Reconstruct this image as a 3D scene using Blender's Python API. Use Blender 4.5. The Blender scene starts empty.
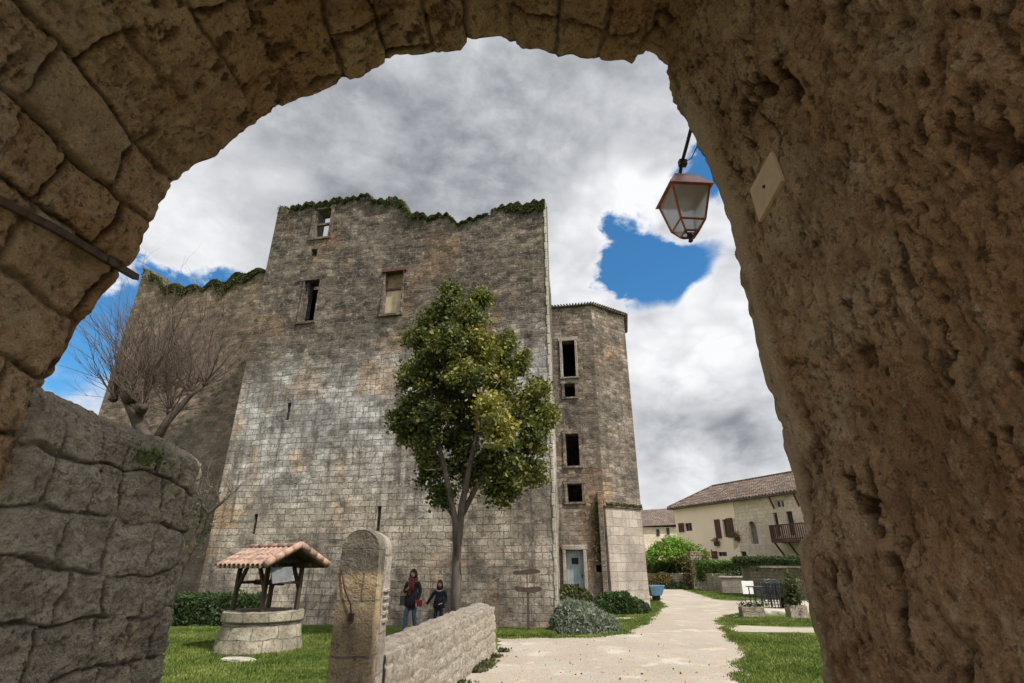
import bpy, bmesh, math, random
import numpy as np
from mathutils import Vector, Matrix
random.seed(7); RNG = np.random.default_rng(11)
R = math.radians
scene = bpy.context.scene
COL = scene.collection

# ------------------------------------------------------------ camera maths
PITCH, F, EYE = R(23.0), 527.0, 1.7
cP, sP = math.cos(PITCH), math.sin(PITCH)
def ray(x, y):
    a, b = (x - 512) / F, (341.5 - y) / F
    return Vector((a, cP - b * sP, sP + b * cP))
def at(x, y, d):
    r = ray(x, y); return Vector((0, 0, EYE)) + r * (d / r.y)
def gnd(x, y, z=0.0):
    r = ray(x, y); t = (z - EYE) / r.z
    return Vector((r.x * t, r.y * t, z))
def on_plane(x, y, O, N):
    r = ray(x, y); c = Vector((0, 0, EYE)); t = (Vector(O) - c).dot(N) / r.dot(N)
    return c + r * t

# ------------------------------------------------------------ object helpers
def tag(o, label=None, cat=None, group=None, kind=None):
    if label: o['label'] = label
    if cat: o['category'] = cat
    if group: o['group'] = group
    if kind: o['kind'] = kind
    return o
def empty(name, loc=(0, 0, 0), rz=0.0):
    o = bpy.data.objects.new(name, None); COL.objects.link(o)
    o.location = loc; o.rotation_euler = (0, 0, rz); o.empty_display_size = .2
    return o
def mesh_obj(name, V, Fc, mat, parent=None, smooth=False, uv='auto', mats=None):
    me = bpy.data.meshes.new(name)
    me.from_pydata([tuple(v) for v in V], [], [tuple(f) for f in Fc])
    me.update()
    o = bpy.data.objects.new(name, me); COL.objects.link(o)
    if mat: me.materials.append(mat)
    if parent: o.parent = parent
    if isinstance(uv, str): auto_uv(me)
    elif uv is not None:
        l = me.uv_layers.new(name='UVMap'); idx = np.zeros(len(me.loops), dtype=np.int32)
        me.loops.foreach_get('vertex_index', idx)
        l.data.foreach_set('uv', np.asarray(uv, dtype=np.float32)[idx].ravel())
    if smooth: me.shade_smooth()
    return o
def auto_uv(me):
    l = me.uv_layers.new(name='UVMap')
    n = len(me.loops)
    if n == 0: return
    vi = np.zeros(n, dtype=np.int32); me.loops.foreach_get('vertex_index', vi)
    co = np.zeros(len(me.vertices) * 3, dtype=np.float32); me.vertices.foreach_get('co', co); co = co.reshape(-1, 3)
    nf = len(me.polygons)
    nm = np.zeros(nf * 3, dtype=np.float32); me.polygons.foreach_get('normal', nm); nm = nm.reshape(-1, 3)
    tot = np.zeros(nf, dtype=np.int32); me.polygons.foreach_get('loop_total', tot)
    N = np.repeat(nm, tot, axis=0); C = co[vi]
    ln = np.hypot(N[:, 0], N[:, 1]) + 1e-9
    # quantised direction so that nearly coplanar faces share a frame
    ang = np.round(np.arctan2(N[:, 1], N[:, 0]) / R(15)) * R(15)
    u = -np.sin(ang) * C[:, 0] + np.cos(ang) * C[:, 1]; v = C[:, 2].copy()
    top = np.abs(N[:, 2]) > .75
    u[top] = C[top, 0]; v[top] = C[top, 1]
    l.data.foreach_set('uv', np.stack([u, v], 1).astype(np.float32).ravel())

class MB:
    def __init__(s): s.V = []; s.F = []
    def add(s, V, Fc):
        b = len(s.V); s.V += [Vector(v) for v in V]; s.F += [tuple(i + b for i in f) for f in Fc]
    def box(s, c, size, rz=0.0, M=None):
        sx, sy, sz = [k / 2 for k in size]
        V = [Vector((x * sx, y * sy, z * sz)) for z in (-1, 1) for y in (-1, 1) for x in (-1, 1)]
        T = M if M is not None else Matrix.Rotation(rz, 4, 'Z')
        V = [T @ v + Vector(c) for v in V]
        s.add(V, [(0, 2, 3, 1), (4, 5, 7, 6), (0, 1, 5, 4), (2, 6, 7, 3), (0, 4, 6, 2), (1, 3, 7, 5)])
    def tube(s, pts, rad, n=8, cap=True):
        pts = [Vector(p) for p in pts]
        if not hasattr(rad, '__len__'): rad = [rad] * len(pts)
        rings = []; prev = None
        for i, p in enumerate(pts):
            t = (pts[min(i + 1, len(pts) - 1)] - pts[max(i - 1, 0)]).normalized()
            if prev is None:
                a = Vector((0, 0, 1)) if abs(t.z) < .9 else Vector((1, 0, 0))
                e = t.cross(a).normalized()
            else: e = (prev - t * prev.dot(t)).normalized()
            prev = e; g = t.cross(e)
            rings.append([p + (e * math.cos(2 * math.pi * k / n) + g * math.sin(2 * math.pi * k / n)) * rad[i] for k in range(n)])
        b = len(s.V)
        for r_ in rings: s.V += r_
        for i in range(len(rings) - 1):
            for k in range(n):
                s.F.append((b + i * n + k, b + i * n + (k + 1) % n, b + (i + 1) * n + (k + 1) % n, b + (i + 1) * n + k))
        if cap:
            s.F.append(tuple(b + k for k in range(n))[::-1]); s.F.append(tuple(b + (len(rings) - 1) * n + k for k in range(n)))
    def bar(s, a, b, w, h=None):
        a, b = Vector(a), Vector(b); h = h or w; t = (b - a); L = t.length; t.normalize()
        up = Vector((0, 0, 1)) if abs(t.z) < .95 else Vector((0, 1, 0))
        x = t.cross(up).normalized(); y = x.cross(t)
        M = Matrix(((x.x, t.x, y.x, 0), (x.y, t.y, y.y, 0), (x.z, t.z, y.z, 0), (0, 0, 0, 1)))
        s.box((a + b) / 2, (w, L, h), M=M)
    def lathe(s, prof, c=(0, 0, 0), n=24, close=True):
        b = len(s.V); c = Vector(c)
        for (r, z) in prof:
            for k in range(n):
                a = 2 * math.pi * k / n; s.V.append(c + Vector((r * math.cos(a), r * math.sin(a), z)))
        for i in range(len(prof) - 1):
            for k in range(n):
                s.F.append((b + i * n + k, b + i * n + (k + 1) % n, b + (i + 1) * n + (k + 1) % n, b + (i + 1) * n + k))
        if close:
            s.F.append(tuple(b + k for k in range(n))[::-1]); s.F.append(tuple(b + (len(prof) - 1) * n + k for k in range(n)))
    def build(s, name, mat, parent=None, smooth=False, bevel=0.0, uv='auto'):
        o = mesh_obj(name, s.V, s.F, mat, parent, smooth, uv)
        if bevel:
            m = o.modifiers.new('Bevel', 'BEVEL'); m.width = bevel; m.segments = 2; m.limit_method = 'ANGLE'; m.angle_limit = R(40)
        return o

# ------------------------------------------------------------ numpy noise
def _h(ix, iy, iz, s):
    n = (ix * 374761393 + iy * 668265263 + iz * 2147483647 + s * 974634777) & 0xffffffff
    n = ((n ^ (n >> 13)) * 1274126177) & 0xffffffff
    n = ((n ^ (n >> 16)) * 2246822519) & 0xffffffff
    return ((n ^ (n >> 15)) & 0xffff) / 65535.0
def vn(P, s=0):
    P = np.asarray(P, dtype=np.float64); I = np.floor(P).astype(np.int64); f = P - I; f = f * f * (3 - 2 * f)
    r = 0
    for dx in (0, 1):
        for dy in (0, 1):
            for dz in (0, 1):
                w = (f[:, 0] if dx else 1 - f[:, 0]) * (f[:, 1] if dy else 1 - f[:, 1]) * (f[:, 2] if dz else 1 - f[:, 2])
                r = r + w * _h(I[:, 0] + dx, I[:, 1] + dy, I[:, 2] + dz, s)
    return r * 2 - 1
def fbm(P, o=4, s=0, g=.5):
    P = np.asarray(P, dtype=np.float64); r = 0; a = 1; t = 0
    for k in range(o): r = r + a * vn(P * 2 ** k + 17.3 * k, s + k); t += a; a *= g
    return r / t
def worley2(U, V, s=0):
    iu = np.floor(U).astype(np.int64); iv = np.floor(V).astype(np.int64)
    f1 = np.full(U.shape, 9.); f2 = np.full(U.shape, 9.); cid = np.zeros(U.shape)
    for a in (-1, 0, 1):
        for b in (-1, 0, 1):
            cx = iu + a; cy = iv + b; z = np.zeros_like(cx)
            px = cx + .5 + .8 * (_h(cx, cy, z, s) - .5); py = cy + .5 + .8 * (_h(cx, cy, z, s + 5) - .5)
            d = np.hypot(U - px, V - py); h = _h(cx, cy, z, s + 9)
            n1 = d < f1; f2 = np.where(n1, f1, np.minimum(f2, d)); cid = np.where(n1, h, cid); f1 = np.where(n1, d, f1)
    return f1, f2, cid
def bricks(u, v, w, h, s=0):
    """distance to nearest joint (m) and a cell id, irregular courses"""
    row = np.floor(v / h).astype(np.int64); z = np.zeros_like(row)
    ww = w * (.75 + .5 * _h(row, z, z, s)); off = _h(row, z, z, s + 3) * w * 3
    uu = (u + off) / ww; c = np.floor(uu).astype(np.int64)
    jl = .22 * (_h(c, row, z, s + 7) - .5); jr = .22 * (_h(c + 1, row, z, s + 7) - .5)
    fu = uu - c
    du = np.minimum(np.abs(fu - jl), np.abs(1 + jr - fu)) * ww
    fv = v / h - row; dv = np.minimum(fv, 1 - fv) * h
    return np.minimum(du, dv), _h(c, row, z, s + 11)
def sstep(a, b, x):
    t = np.clip((x - a) / (b - a), 0, 1); return t * t * (3 - 2 * t)

# ------------------------------------------------------------ materials
class NT:
    def __init__(s, name, world=False):
        if world: s.t = world.node_tree
        else:
            s.m = bpy.data.materials.new(name); s.m.use_nodes = True; s.t = s.m.node_tree
        s.t.nodes.clear()
    def n(s, typ, ins=None, **kw):
        nd = s.t.nodes.new(typ)
        for k, v in kw.items(): setattr(nd, k, v)
        for k, v in (ins or {}).items(): s.set(nd, k, v)
        return nd
    def set(s, nd, k, v):
        sk = nd.inputs[k]
        if isinstance(v, bpy.types.NodeSocket): s.t.links.new(v, sk)
        elif isinstance(v, bpy.types.Node): s.t.links.new(v.outputs[0], sk)
        else:
            if hasattr(sk.default_value, '__len__') and hasattr(v, '__len__') and len(sk.default_value) == 4 and len(v) == 3: v = (*v, 1)
            sk.default_value = v
    def math(s, op, a, b=0.0, c=None, clamp=False):
        d = {0: a, 1: b}
        if c is not None: d[2] = c
        nd = s.n('ShaderNodeMath', d, operation=op); nd.use_clamp = clamp; return nd.outputs[0]
    def mix(s, f, a, b, mode='MIX'):
        nd = s.n('ShaderNodeMix', data_type='RGBA', blend_type=mode)
        s.set(nd, 0, f); s.set(nd, 6, a); s.set(nd, 7, b); return nd.outputs[2]
    def noise(s, vec, scale, detail=4, rough=.55, dist=0.0):
        nd = s.n('ShaderNodeTexNoise', {'Vector': vec, 'Scale': scale, 'Detail': detail, 'Roughness': rough, 'Distortion': dist}); return nd.outputs[0]
    def rng(s, v, a, b, c=0.0, d=1.0, smooth=True):
        nd = s.n('ShaderNodeMapRange', {0: v, 1: a, 2: b, 3: c, 4: d}); nd.interpolation_type = 'SMOOTHSTEP' if smooth else 'LINEAR'; return nd.outputs[0]
    def vmul(s, v, k):
        nd = s.n('ShaderNodeVectorMath', {0: v, 1: k}, operation='MULTIPLY'); return nd.outputs[0]
    def vadd(s, v, k):
        nd = s.n('ShaderNodeVectorMath', {0: v, 1: k}, operation='ADD'); return nd.outputs[0]
    def bump(s, h, strength, dist, nrm=None):
        nd = s.n('ShaderNodeBump', {'Height': h, 'Strength': strength, 'Distance': dist})
        if nrm is not None: s.set(nd, 'Normal', nrm)
        return nd.outputs[0]
    def out(s, col, rough=.9, nrm=None, spec=.2, metal=0.0, **kw):
        p = s.n('ShaderNodeBsdfPrincipled'); s.set(p, 'Base Color', col); s.set(p, 'Roughness', rough)
        s.set(p, 'Specular IOR Level', spec); s.set(p, 'Metallic', metal)
        for k, v in kw.items(): s.set(p, k.replace('_', ' '), v)
        if nrm is not None: s.set(p, 'Normal', nrm)
        o = s.n('ShaderNodeOutputMaterial'); s.t.links.new(p.outputs[0], o.inputs[0]); s.p = p; s.o = o
        return s.m

def masonry(name, c1, c2, w, h, mortar=(.16, .14, .115), msize=.018, warp=.05, stain=(.07, .062, .052), stain_amt=.55,
            zones=None, bump=.9, fine=1.0, streak=.4, lichen=.25, spots=.45, coarse=1.0, rub=None, warm=0.0):
    t = NT(name)
    tc = t.n('ShaderNodeTexCoord'); uv = tc.outputs['UV']; geo = t.n('ShaderNodeNewGeometry'); pos = geo.outputs['Position']
    nz = t.n('ShaderNodeTexNoise', {'Vector': pos, 'Scale': 1.6, 'Detail': 3.0}).outputs['Color']
    nz2 = t.n('ShaderNodeTexNoise', {'Vector': pos, 'Scale': 7.0, 'Detail': 2.0}).outputs['Color']
    wv = t.vadd(uv, t.vmul(t.vadd(nz, (-.5, -.5, -.5)), (warp * 2.2, warp * 1.5, 0)))
    wv = t.vadd(wv, t.vmul(t.vadd(nz2, (-.5, -.5, -.5)), (warp * .8, warp * .7, 0)))
    br = t.n('ShaderNodeTexBrick', {'Vector': wv, 'Color1': (0, 0, 0, 1), 'Color2': (1, 1, 1, 1), 'Mortar': (.5, .5, .5, 1), 'Scale': 1.0,
             'Mortar Size': msize, 'Mortar Smooth': .35, 'Bias': 0.0, 'Brick Width': w, 'Row Height': h}, offset=.43, squash=.8, squash_frequency=3)
    br2 = t.n('ShaderNodeTexBrick', {'Vector': t.vadd(wv, (w * 3.37, 0, 0)), 'Color1': (0, 0, 0, 1), 'Color2': (1, 1, 1, 1), 'Mortar': (.5, .5, .5, 1), 'Scale': 1.0,
             'Mortar Size': 0.0, 'Brick Width': w * 2.0, 'Row Height': h * 1.0}, offset=.37)
    n1 = t.noise(pos, .55, 6, .6); n2 = t.noise(pos, 3.2, 6, .65); n3 = t.noise(pos, 14.0, 5, .7); n4 = t.noise(pos, 45.0, 3, .7)
    tint = t.math('ADD', t.math('MULTIPLY', br.outputs[0], .30), t.math('ADD', t.math('MULTIPLY', br2.outputs[0], .15), t.math('MULTIPLY', n2, .55)))
    tint = t.rng(tint, .25, .75)
    base = t.mix(tint, c1, c2)
    if zones:
        sep = t.n('ShaderNodeSeparateXYZ', {0: pos}).outputs[2]
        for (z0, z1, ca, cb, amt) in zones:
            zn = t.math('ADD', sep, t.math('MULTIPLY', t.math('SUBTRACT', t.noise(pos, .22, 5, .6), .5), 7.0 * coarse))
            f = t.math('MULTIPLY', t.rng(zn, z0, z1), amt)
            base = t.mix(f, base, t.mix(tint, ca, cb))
    if warm:
        wn = t.math('MULTIPLY', t.rng(t.noise(t.vmul(pos, (1, 1, .6)), .42, 6, .65, .5), .52, .62), warm)
        base = t.mix(wn, base, t.mix(1.0, base, (1.12, .86, .60, 1), 'MULTIPLY'))
    # vertical rain streaks and blotches that belong to the stone
    st2 = t.noise(t.vmul(pos, (5.5, 5.5, .35)), 1.0, 6, .7)
    base = t.mix(t.math('MULTIPLY', t.rng(st2, .55, .66), streak * .8), base, stain)
    st = t.noise(t.vmul(pos, (2.4, 2.4, .22)), 1.0, 5, .65)
    base = t.mix(t.math('MULTIPLY', t.rng(st, .5, .72), streak), base, stain)
    base = t.mix(t.math('MULTIPLY', t.rng(n1, .46, .60), stain_amt), base, stain)
    base = t.mix(t.math('MULTIPLY', t.rng(t.noise(pos, 1.7, 7, .7, .8), .5, .62), stain_amt * .8), base, stain)
    base = t.mix(t.math('MULTIPLY', t.rng(n3, .53, .63), spots), base, stain)
    li = t.rng(t.noise(pos, 6.5, 5, .72, .6), .56, .63)
    base = t.mix(t.math('MULTIPLY', li, lichen), base, (.42, .41, .36))
    base = t.mix(t.rng(n4, .42, .58, 0, .6), base, t.mix(1.0, base, (.68, .65, .62, 1), 'MULTIPLY'))
    fac = br.outputs['Fac']; cellv = br.outputs[0]
    if rub:
        # small irregular rubble replaces the dressed courses above a wandering line
        wr = t.vadd(wv, t.vmul(t.vadd(t.n('ShaderNodeTexNoise', {'Vector': pos, 'Scale': 3.1, 'Detail': 3.0}).outputs['Color'], (-.5, -.5, -.5)), (.42, .30, 0)))
        b3 = t.n('ShaderNodeTexBrick', {'Vector': wr, 'Color1': (0, 0, 0, 1), 'Color2': (1, 1, 1, 1), 'Mortar': (.4, .4, .4, 1), 'Scale': 1.0, 'Mortar Size': .022, 'Mortar Smooth': .5, 'Brick Width': .34, 'Row Height': .19}, offset=.41)
        sz_ = t.n('ShaderNodeSeparateXYZ', {0: pos}).outputs[2]
        rf_ = t.rng(t.math('ADD', sz_, t.math('MULTIPLY', t.math('SUBTRACT', t.noise(pos, .35, 4, .6), .5), 6.0)), rub - 1.0, rub + 1.0)
        fm = t.n('ShaderNodeMix', data_type='FLOAT'); t.set(fm, 0, rf_); t.set(fm, 2, fac); t.set(fm, 3, b3.outputs['Fac']); fac = fm.outputs[0]
        dk3 = t.mix(t.rng(b3.outputs[0], 0, 1, 0, 1), t.mix(1.0, base, (.62, .60, .58, 1), 'MULTIPLY'), t.mix(1.0, base, (1.30, 1.25, 1.17, 1), 'MULTIPLY'))
        base = t.mix(t.math('MULTIPLY', rf_, .9), base, dk3)
    gap = t.math('MULTIPLY', fac, t.rng(n2, .35, .6, .25, 1.0))
    base = t.mix(gap, base, mortar)
    hgt = t.math('ADD', t.math('MULTIPLY', t.math('SUBTRACT', 1.0, gap), .7), t.math('ADD', t.math('MULTIPLY', n3, .5), t.math('ADD', t.math('MULTIPLY', n2, .5), t.math('MULTIPLY', br.outputs[0], .25))))
    nr = t.bump(hgt, bump, .06)
    nr = t.bump(n4, .7 * fine, .02, nr)
    return t.out(base, .93, nr, .12)

def rough_stone(name, cols, scale=1.0, attr=True, bump=.8, pale=(.42, .33, .23)):
    """weathered stone whose relief is in the mesh: colour from noise plus the stored cavity-shade / joint attribute"""
    t = NT(name); pos = t.n('ShaderNodeNewGeometry').outputs['Position']
    a, b, c, d = cols
    n1 = t.noise(pos, .9 * scale, 6, .62, .4); n2 = t.noise(pos, 4.5 * scale, 7, .68, .5); n3 = t.noise(pos, 17 * scale, 6, .7); n4 = t.noise(pos, 60 * scale, 4, .7)
    base = t.mix(t.rng(n1, .40, .60), a, b)
    base = t.mix(t.rng(n2, .48, .60, 0, .6), base, c)
    base = t.mix(t.rng(t.noise(pos, 2.3 * scale, 5, .7, 1.0), .53, .62, 0, .65), base, pale)
    base = t.mix(t.rng(n3, .53, .62, 0, .6), base, d)
    base = t.mix(t.rng(n4, .42, .60, 0, .6), base, t.mix(1.0, base, (.75, .72, .68, 1), 'MULTIPLY'))
    if attr:
        at_ = t.n('ShaderNodeAttribute', attribute_name='dirt_shade', attribute_type='GEOMETRY').outputs['Fac']
        base = t.mix(t.math('MULTIPLY', at_, .88, clamp=True), base, d)
        tn = t.n('ShaderNodeAttribute', attribute_name='tone', attribute_type='GEOMETRY').outputs['Fac']
        base = t.mix(tn, base, pale)
    nr = t.bump(n2, bump, .14); nr = t.bump(n3, bump, .10, nr); nr = t.bump(n4, bump, .03, nr)
    return t.out(base, .95, nr, .1)

def simple(name, col, rough=.6, var=.25, scale=8, bump=.15, spec=.3, metal=0.0, dark=None, stretch=(1, 1, 1)):
    t = NT(name); pos = t.n('ShaderNodeTexCoord').outputs['Object']
    n = t.noise(t.vmul(pos, stretch), scale, 5, .6); m = t.noise(t.vmul(pos, stretch), scale * 5, 3, .6)
    dk = dark or tuple(k * .45 for k in col)
    b = t.mix(t.rng(n, .35, .7, 0, min(1, var * 2)), col, dk)
    b = t.mix(t.rng(m, .5, .75, 0, var), b, dk)
    return t.out(b, rough, t.bump(m, bump, .01), spec, metal)

def leafmat(name, dark, light, accent=None, scale=1.6, trans=.25):
    t = NT(name); pos = t.n('ShaderNodeNewGeometry').outputs['Position']
    n = t.noise(pos, scale, 4, .65); m = t.noise(pos, scale * 9, 2, .6)
    f = t.rng(t.math('ADD', t.math('MULTIPLY', n, .6), t.math('MULTIPLY', m, .4)), .38, .64)
    b = t.mix(f, dark, light)
    if accent:
        tn = t.n('ShaderNodeAttribute', attribute_name='tone', attribute_type='GEOMETRY').outputs['Fac']
        b = t.mix(tn, b, accent)
    p = t.n('ShaderNodeBsdfPrincipled', {'Base Color': b, 'Roughness': .6, 'Specular IOR Level': .25})
    tr = t.n('ShaderNodeBsdfTranslucent', {'Color': t.mix(.5, b, (.12, .17, .02, 1))})
    mx = t.n('ShaderNodeMixShader', {0: trans}); t.t.links.new(p.outputs[0], mx.inputs[1]); t.t.links.new(tr.outputs[0], mx.inputs[2])
    o = t.n('ShaderNodeOutputMaterial'); t.t.links.new(mx.outputs[0], o.inputs[0])
    return t.m

M = {}
M['vault'] = rough_stone('vault_stone', [(.60, .36, .19, 1), (.74, .52, .32, 1), (.45, .27, .155, 1), (.075, .04, .024, 1)], bump=1.0, pale=(.72, .56, .37, 1))
M['gate_out'] = masonry('gate_outer_stone', (.33, .29, .22), (.42, .37, .29), .5, .28)
M['pier'] = rough_stone('pier_stone', [(.56, .46, .35, 1), (.68, .58, .47, 1), (.36, .31, .26, 1), (.085, .068, .055, 1)], bump=1.0, pale=(.46, .41, .33, 1))
M['parapet_r'] = rough_stone('parapet_rubble', [(.62, .54, .42, 1), (.70, .62, .50, 1), (.50, .42, .33, 1), (.17, .14, .125, 1)], bump=1.0, pale=(.58, .51, .39, 1), scale=1.3)
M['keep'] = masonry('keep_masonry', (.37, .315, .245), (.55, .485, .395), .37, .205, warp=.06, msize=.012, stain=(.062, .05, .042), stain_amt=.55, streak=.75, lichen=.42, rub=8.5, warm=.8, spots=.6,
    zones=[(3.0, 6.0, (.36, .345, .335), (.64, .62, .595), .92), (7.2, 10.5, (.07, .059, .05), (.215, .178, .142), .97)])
M['wing'] = masonry('wing_masonry', (.14, .105, .085), (.23, .175, .135), .42, .25, stain_amt=.5, rub=7, zones=[(12, 15, (.24, .19, .11), (.34, .26, .15), .5)])
M['tower'] = masonry('tower_masonry', (.17, .14, .115), (.34, .285, .23), .37, .205, warp=.09, stain_amt=.55, streak=.7, rub=4.0, lichen=.4, warm=.7)
M['ashlar'] = masonry('pale_ashlar', (.36, .305, .25), (.47, .41, .34), .62, .36, mortar=(.22, .18, .14), msize=.009, warp=.03, stain_amt=.3, streak=.3, spots=.25)
M['quoin'] = masonry('quoin_ashlar', (.46, .42, .34), (.56, .52, .43), .6, .42, mortar=(.3, .27, .22), msize=.01, warp=.015, stain_amt=.2, streak=.25, spots=.15)
M['parapet'] = masonry('parapet_stone', (.40, .35, .27), (.50, .44, .35), .42, .19, warp=.09, stain=(.13, .11, .10), stain_amt=.45, lichen=.4, msize=.02)
M['pillar'] = masonry('pillar_stone', (.46, .34, .20), (.58, .46, .31), .9, .46, warp=.03, msize=.01, stain=(.06, .055, .045), stain_amt=.35,
    zones=[(1.60, 1.72, (.09, .085, .07), (.16, .15, .12), .9)], coarse=.06)
M['well'] = masonry('well_stone', (.36, .32, .23), (.46, .41, .30), .55, .26, warp=.06, msize=.014, stain_amt=.4, lichen=.3)
M['rubble'] = masonry('garden_rubble', (.30, .25, .18), (.42, .36, .27), .3, .17, warp=.12, msize=.02, stain_amt=.4)
M['plaster'] = simple('cream_plaster', (.86, .69, .53), .9, .12, .8, .2, dark=(.66, .52, .40))
M['plaster_stone'] = masonry('house_stone', (.72, .59, .46), (.82, .69, .55), .5, .28, warp=.08, msize=.008, mortar=(.52, .43, .33), stain_amt=.2, streak=.15)
M['wood'] = simple('weathered_wood', (.075, .05, .035), .85, .4, 6, .4, stretch=(1, 1, .3))
M['wood_brown'] = simple('brown_wood', (.10, .045, .03), .7, .3, 6, .3)
M['wood_grey'] = simple('grey_wood', (.20, .19, .17), .8, .35, 5, .3)
M['board'] = simple('pale_board', (.42, .33, .22), .8, .3, 3, .3)
M['iron'] = simple('dark_iron', (.035, .028, .024), .6, .4, 20, .3, spec=.4)
M['rust'] = simple('rusty_iron', (.075, .045, .03), .8, .5, 18, .5)
M['copper'] = simple('copper_paint', (.42, .12, .06), .45, .35, 9, .2, spec=.5)
M['door'] = simple('blue_grey_door', (.27, .34, .35), .7, .2, 4, .2)
M['zinc'] = simple('grey_zinc', (.13, .135, .14), .55, .3, 6, .2)
M['white'] = simple('white_board', (.72, .71, .68), .6, .1, 3, .05)
M['blue'] = simple('blue_paint', (.07, .15, .24), .5, .3, 6, .1, spec=.5)
M['rubber'] = simple('black_rubber', (.02, .02, .02), .8, .2)
M['black'] = simple('black_metal', (.012, .014, .02), .4, .2, spec=.5)
M['bark'] = simple('bark', (.11, .088, .07), .95, .5, 9, .8, stretch=(1, 1, .25))
M['bark_dark'] = simple('dark_bark', (.085, .065, .05), .95, .5, 9, .8)
M['twig'] = simple('twig_bark', (.12, .085, .065), .9, .3, 6, .3)
M['dark'] = simple('inner_dark', (.02, .018, .015), .95, .2)
M['skin'] = simple('skin', (.50, .29, .20), .55, .08, 10, .05)
M['hair'] = simple('dark_hair', (.022, .014, .01), .55, .4, 30, .4)
M['coat'] = simple('black_coat', (.018, .018, .024), .85, .3, 20, .3)
M['coat2'] = simple('navy_coat', (.014, .015, .025), .85, .3, 20, .3)
M['jeans'] = simple('blue_jeans', (.055, .10, .17), .85, .4, 15, .3)
M['jeans2'] = simple('dark_jeans', (.02, .03, .055), .85, .4, 15, .3)
M['scarf'] = simple('red_scarf', (.15, .035, .038), .9, .4, 25, .4)
M['redbag'] = simple('red_leather', (.20, .025, .025), .5, .2, 10, .1)
M['greenbag'] = simple('olive_bag', (.05, .06, .04), .7, .3, 10, .2)
M['crown'] = leafmat('oak_leaves', (.022, .034, .010, 1), (.095, .11, .028, 1), (.30, .26, .05, 1), 2.0)
M['hedge'] = leafmat('hedge_leaves', (.018, .032, .012, 1), (.05, .085, .025, 1), None, 2)
M['hedge_l'] = leafmat('light_hedge_leaves', (.05, .09, .02, 1), (.12, .19, .04, 1), None, 2)
M['lime'] = leafmat('lime_leaves', (.13, .24, .03, 1), (.24, .40, .06, 1), None, 2, .35)
M['ivy'] = leafmat('ivy_leaves', (.035, .04, .015, 1), (.10, .105, .038, 1), None, 2)
M['lavender'] = leafmat('lavender_leaves', (.10, .12, .085, 1), (.27, .29, .22, 1), None, 5)
M['red_shrub'] = leafmat('rust_leaves', (.09, .07, .025, 1), (.20, .14, .055, 1), None, 5)

# glass for lantern
t = NT('lantern_glass'); g = t.n('ShaderNodeBsdfPrincipled', {'Base Color': (.80, .80, .78, 1), 'Roughness': .35, 'Transmission Weight': .75, 'IOR': 1.1})
o = t.n('ShaderNodeOutputMaterial'); t.t.links.new(g.outputs[0], o.inputs[0]); M['glass'] = t.m
t = NT('window_glass'); M['pane'] = t.out((.03, .035, .04), .12, None, .5)

# roof tiles (surface pattern)
def tilemat(name, c1, c2, dk, w=.22, h=.33, bump=1.0):
    t = NT(name); uv = t.n('ShaderNodeTexCoord').outputs['UV']; pos = t.n('ShaderNodeNewGeometry').outputs['Position']
    br = t.n('ShaderNodeTexBrick', {'Vector': uv, 'Color1': (0, 0, 0, 1), 'Color2': (1, 1, 1, 1), 'Mortar': (.5, .5, .5, 1), 'Scale': 1.0, 'Mortar Size': .025, 'Mortar Smooth': .6, 'Brick Width': w, 'Row Height': h}, offset=0.0)
    n = t.noise(pos, 1.1, 5, .6); m = t.noise(pos, 9, 4, .6)
    b = t.mix(t.rng(t.math('ADD', t.math('MULTIPLY', br.outputs[0], .6), t.math('MULTIPLY', m, .4)), .2, .8), c1, c2)
    b = t.mix(t.rng(n, .42, .66, 0, .7), b, dk); b = t.mix(t.rng(m, .52, .7, 0, .6), b, dk)
    b = t.mix(t.math('MULTIPLY', br.outputs['Fac'], .8), b, (.05, .035, .03, 1))
    return t.out(b, .9, t.bump(t.math('SUBTRACT', 1.0, br.outputs['Fac']), bump, .06), .15)
M['tiles_old'] = tilemat('old_roof_tiles', (.125, .092, .075, 1), (.20, .15, .12, 1), (.08, .066, .056, 1))
M['terracotta'] = simple('terracotta', (.38, .235, .165), .85, .6, 5, .4, dark=(.17, .12, .10))

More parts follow.
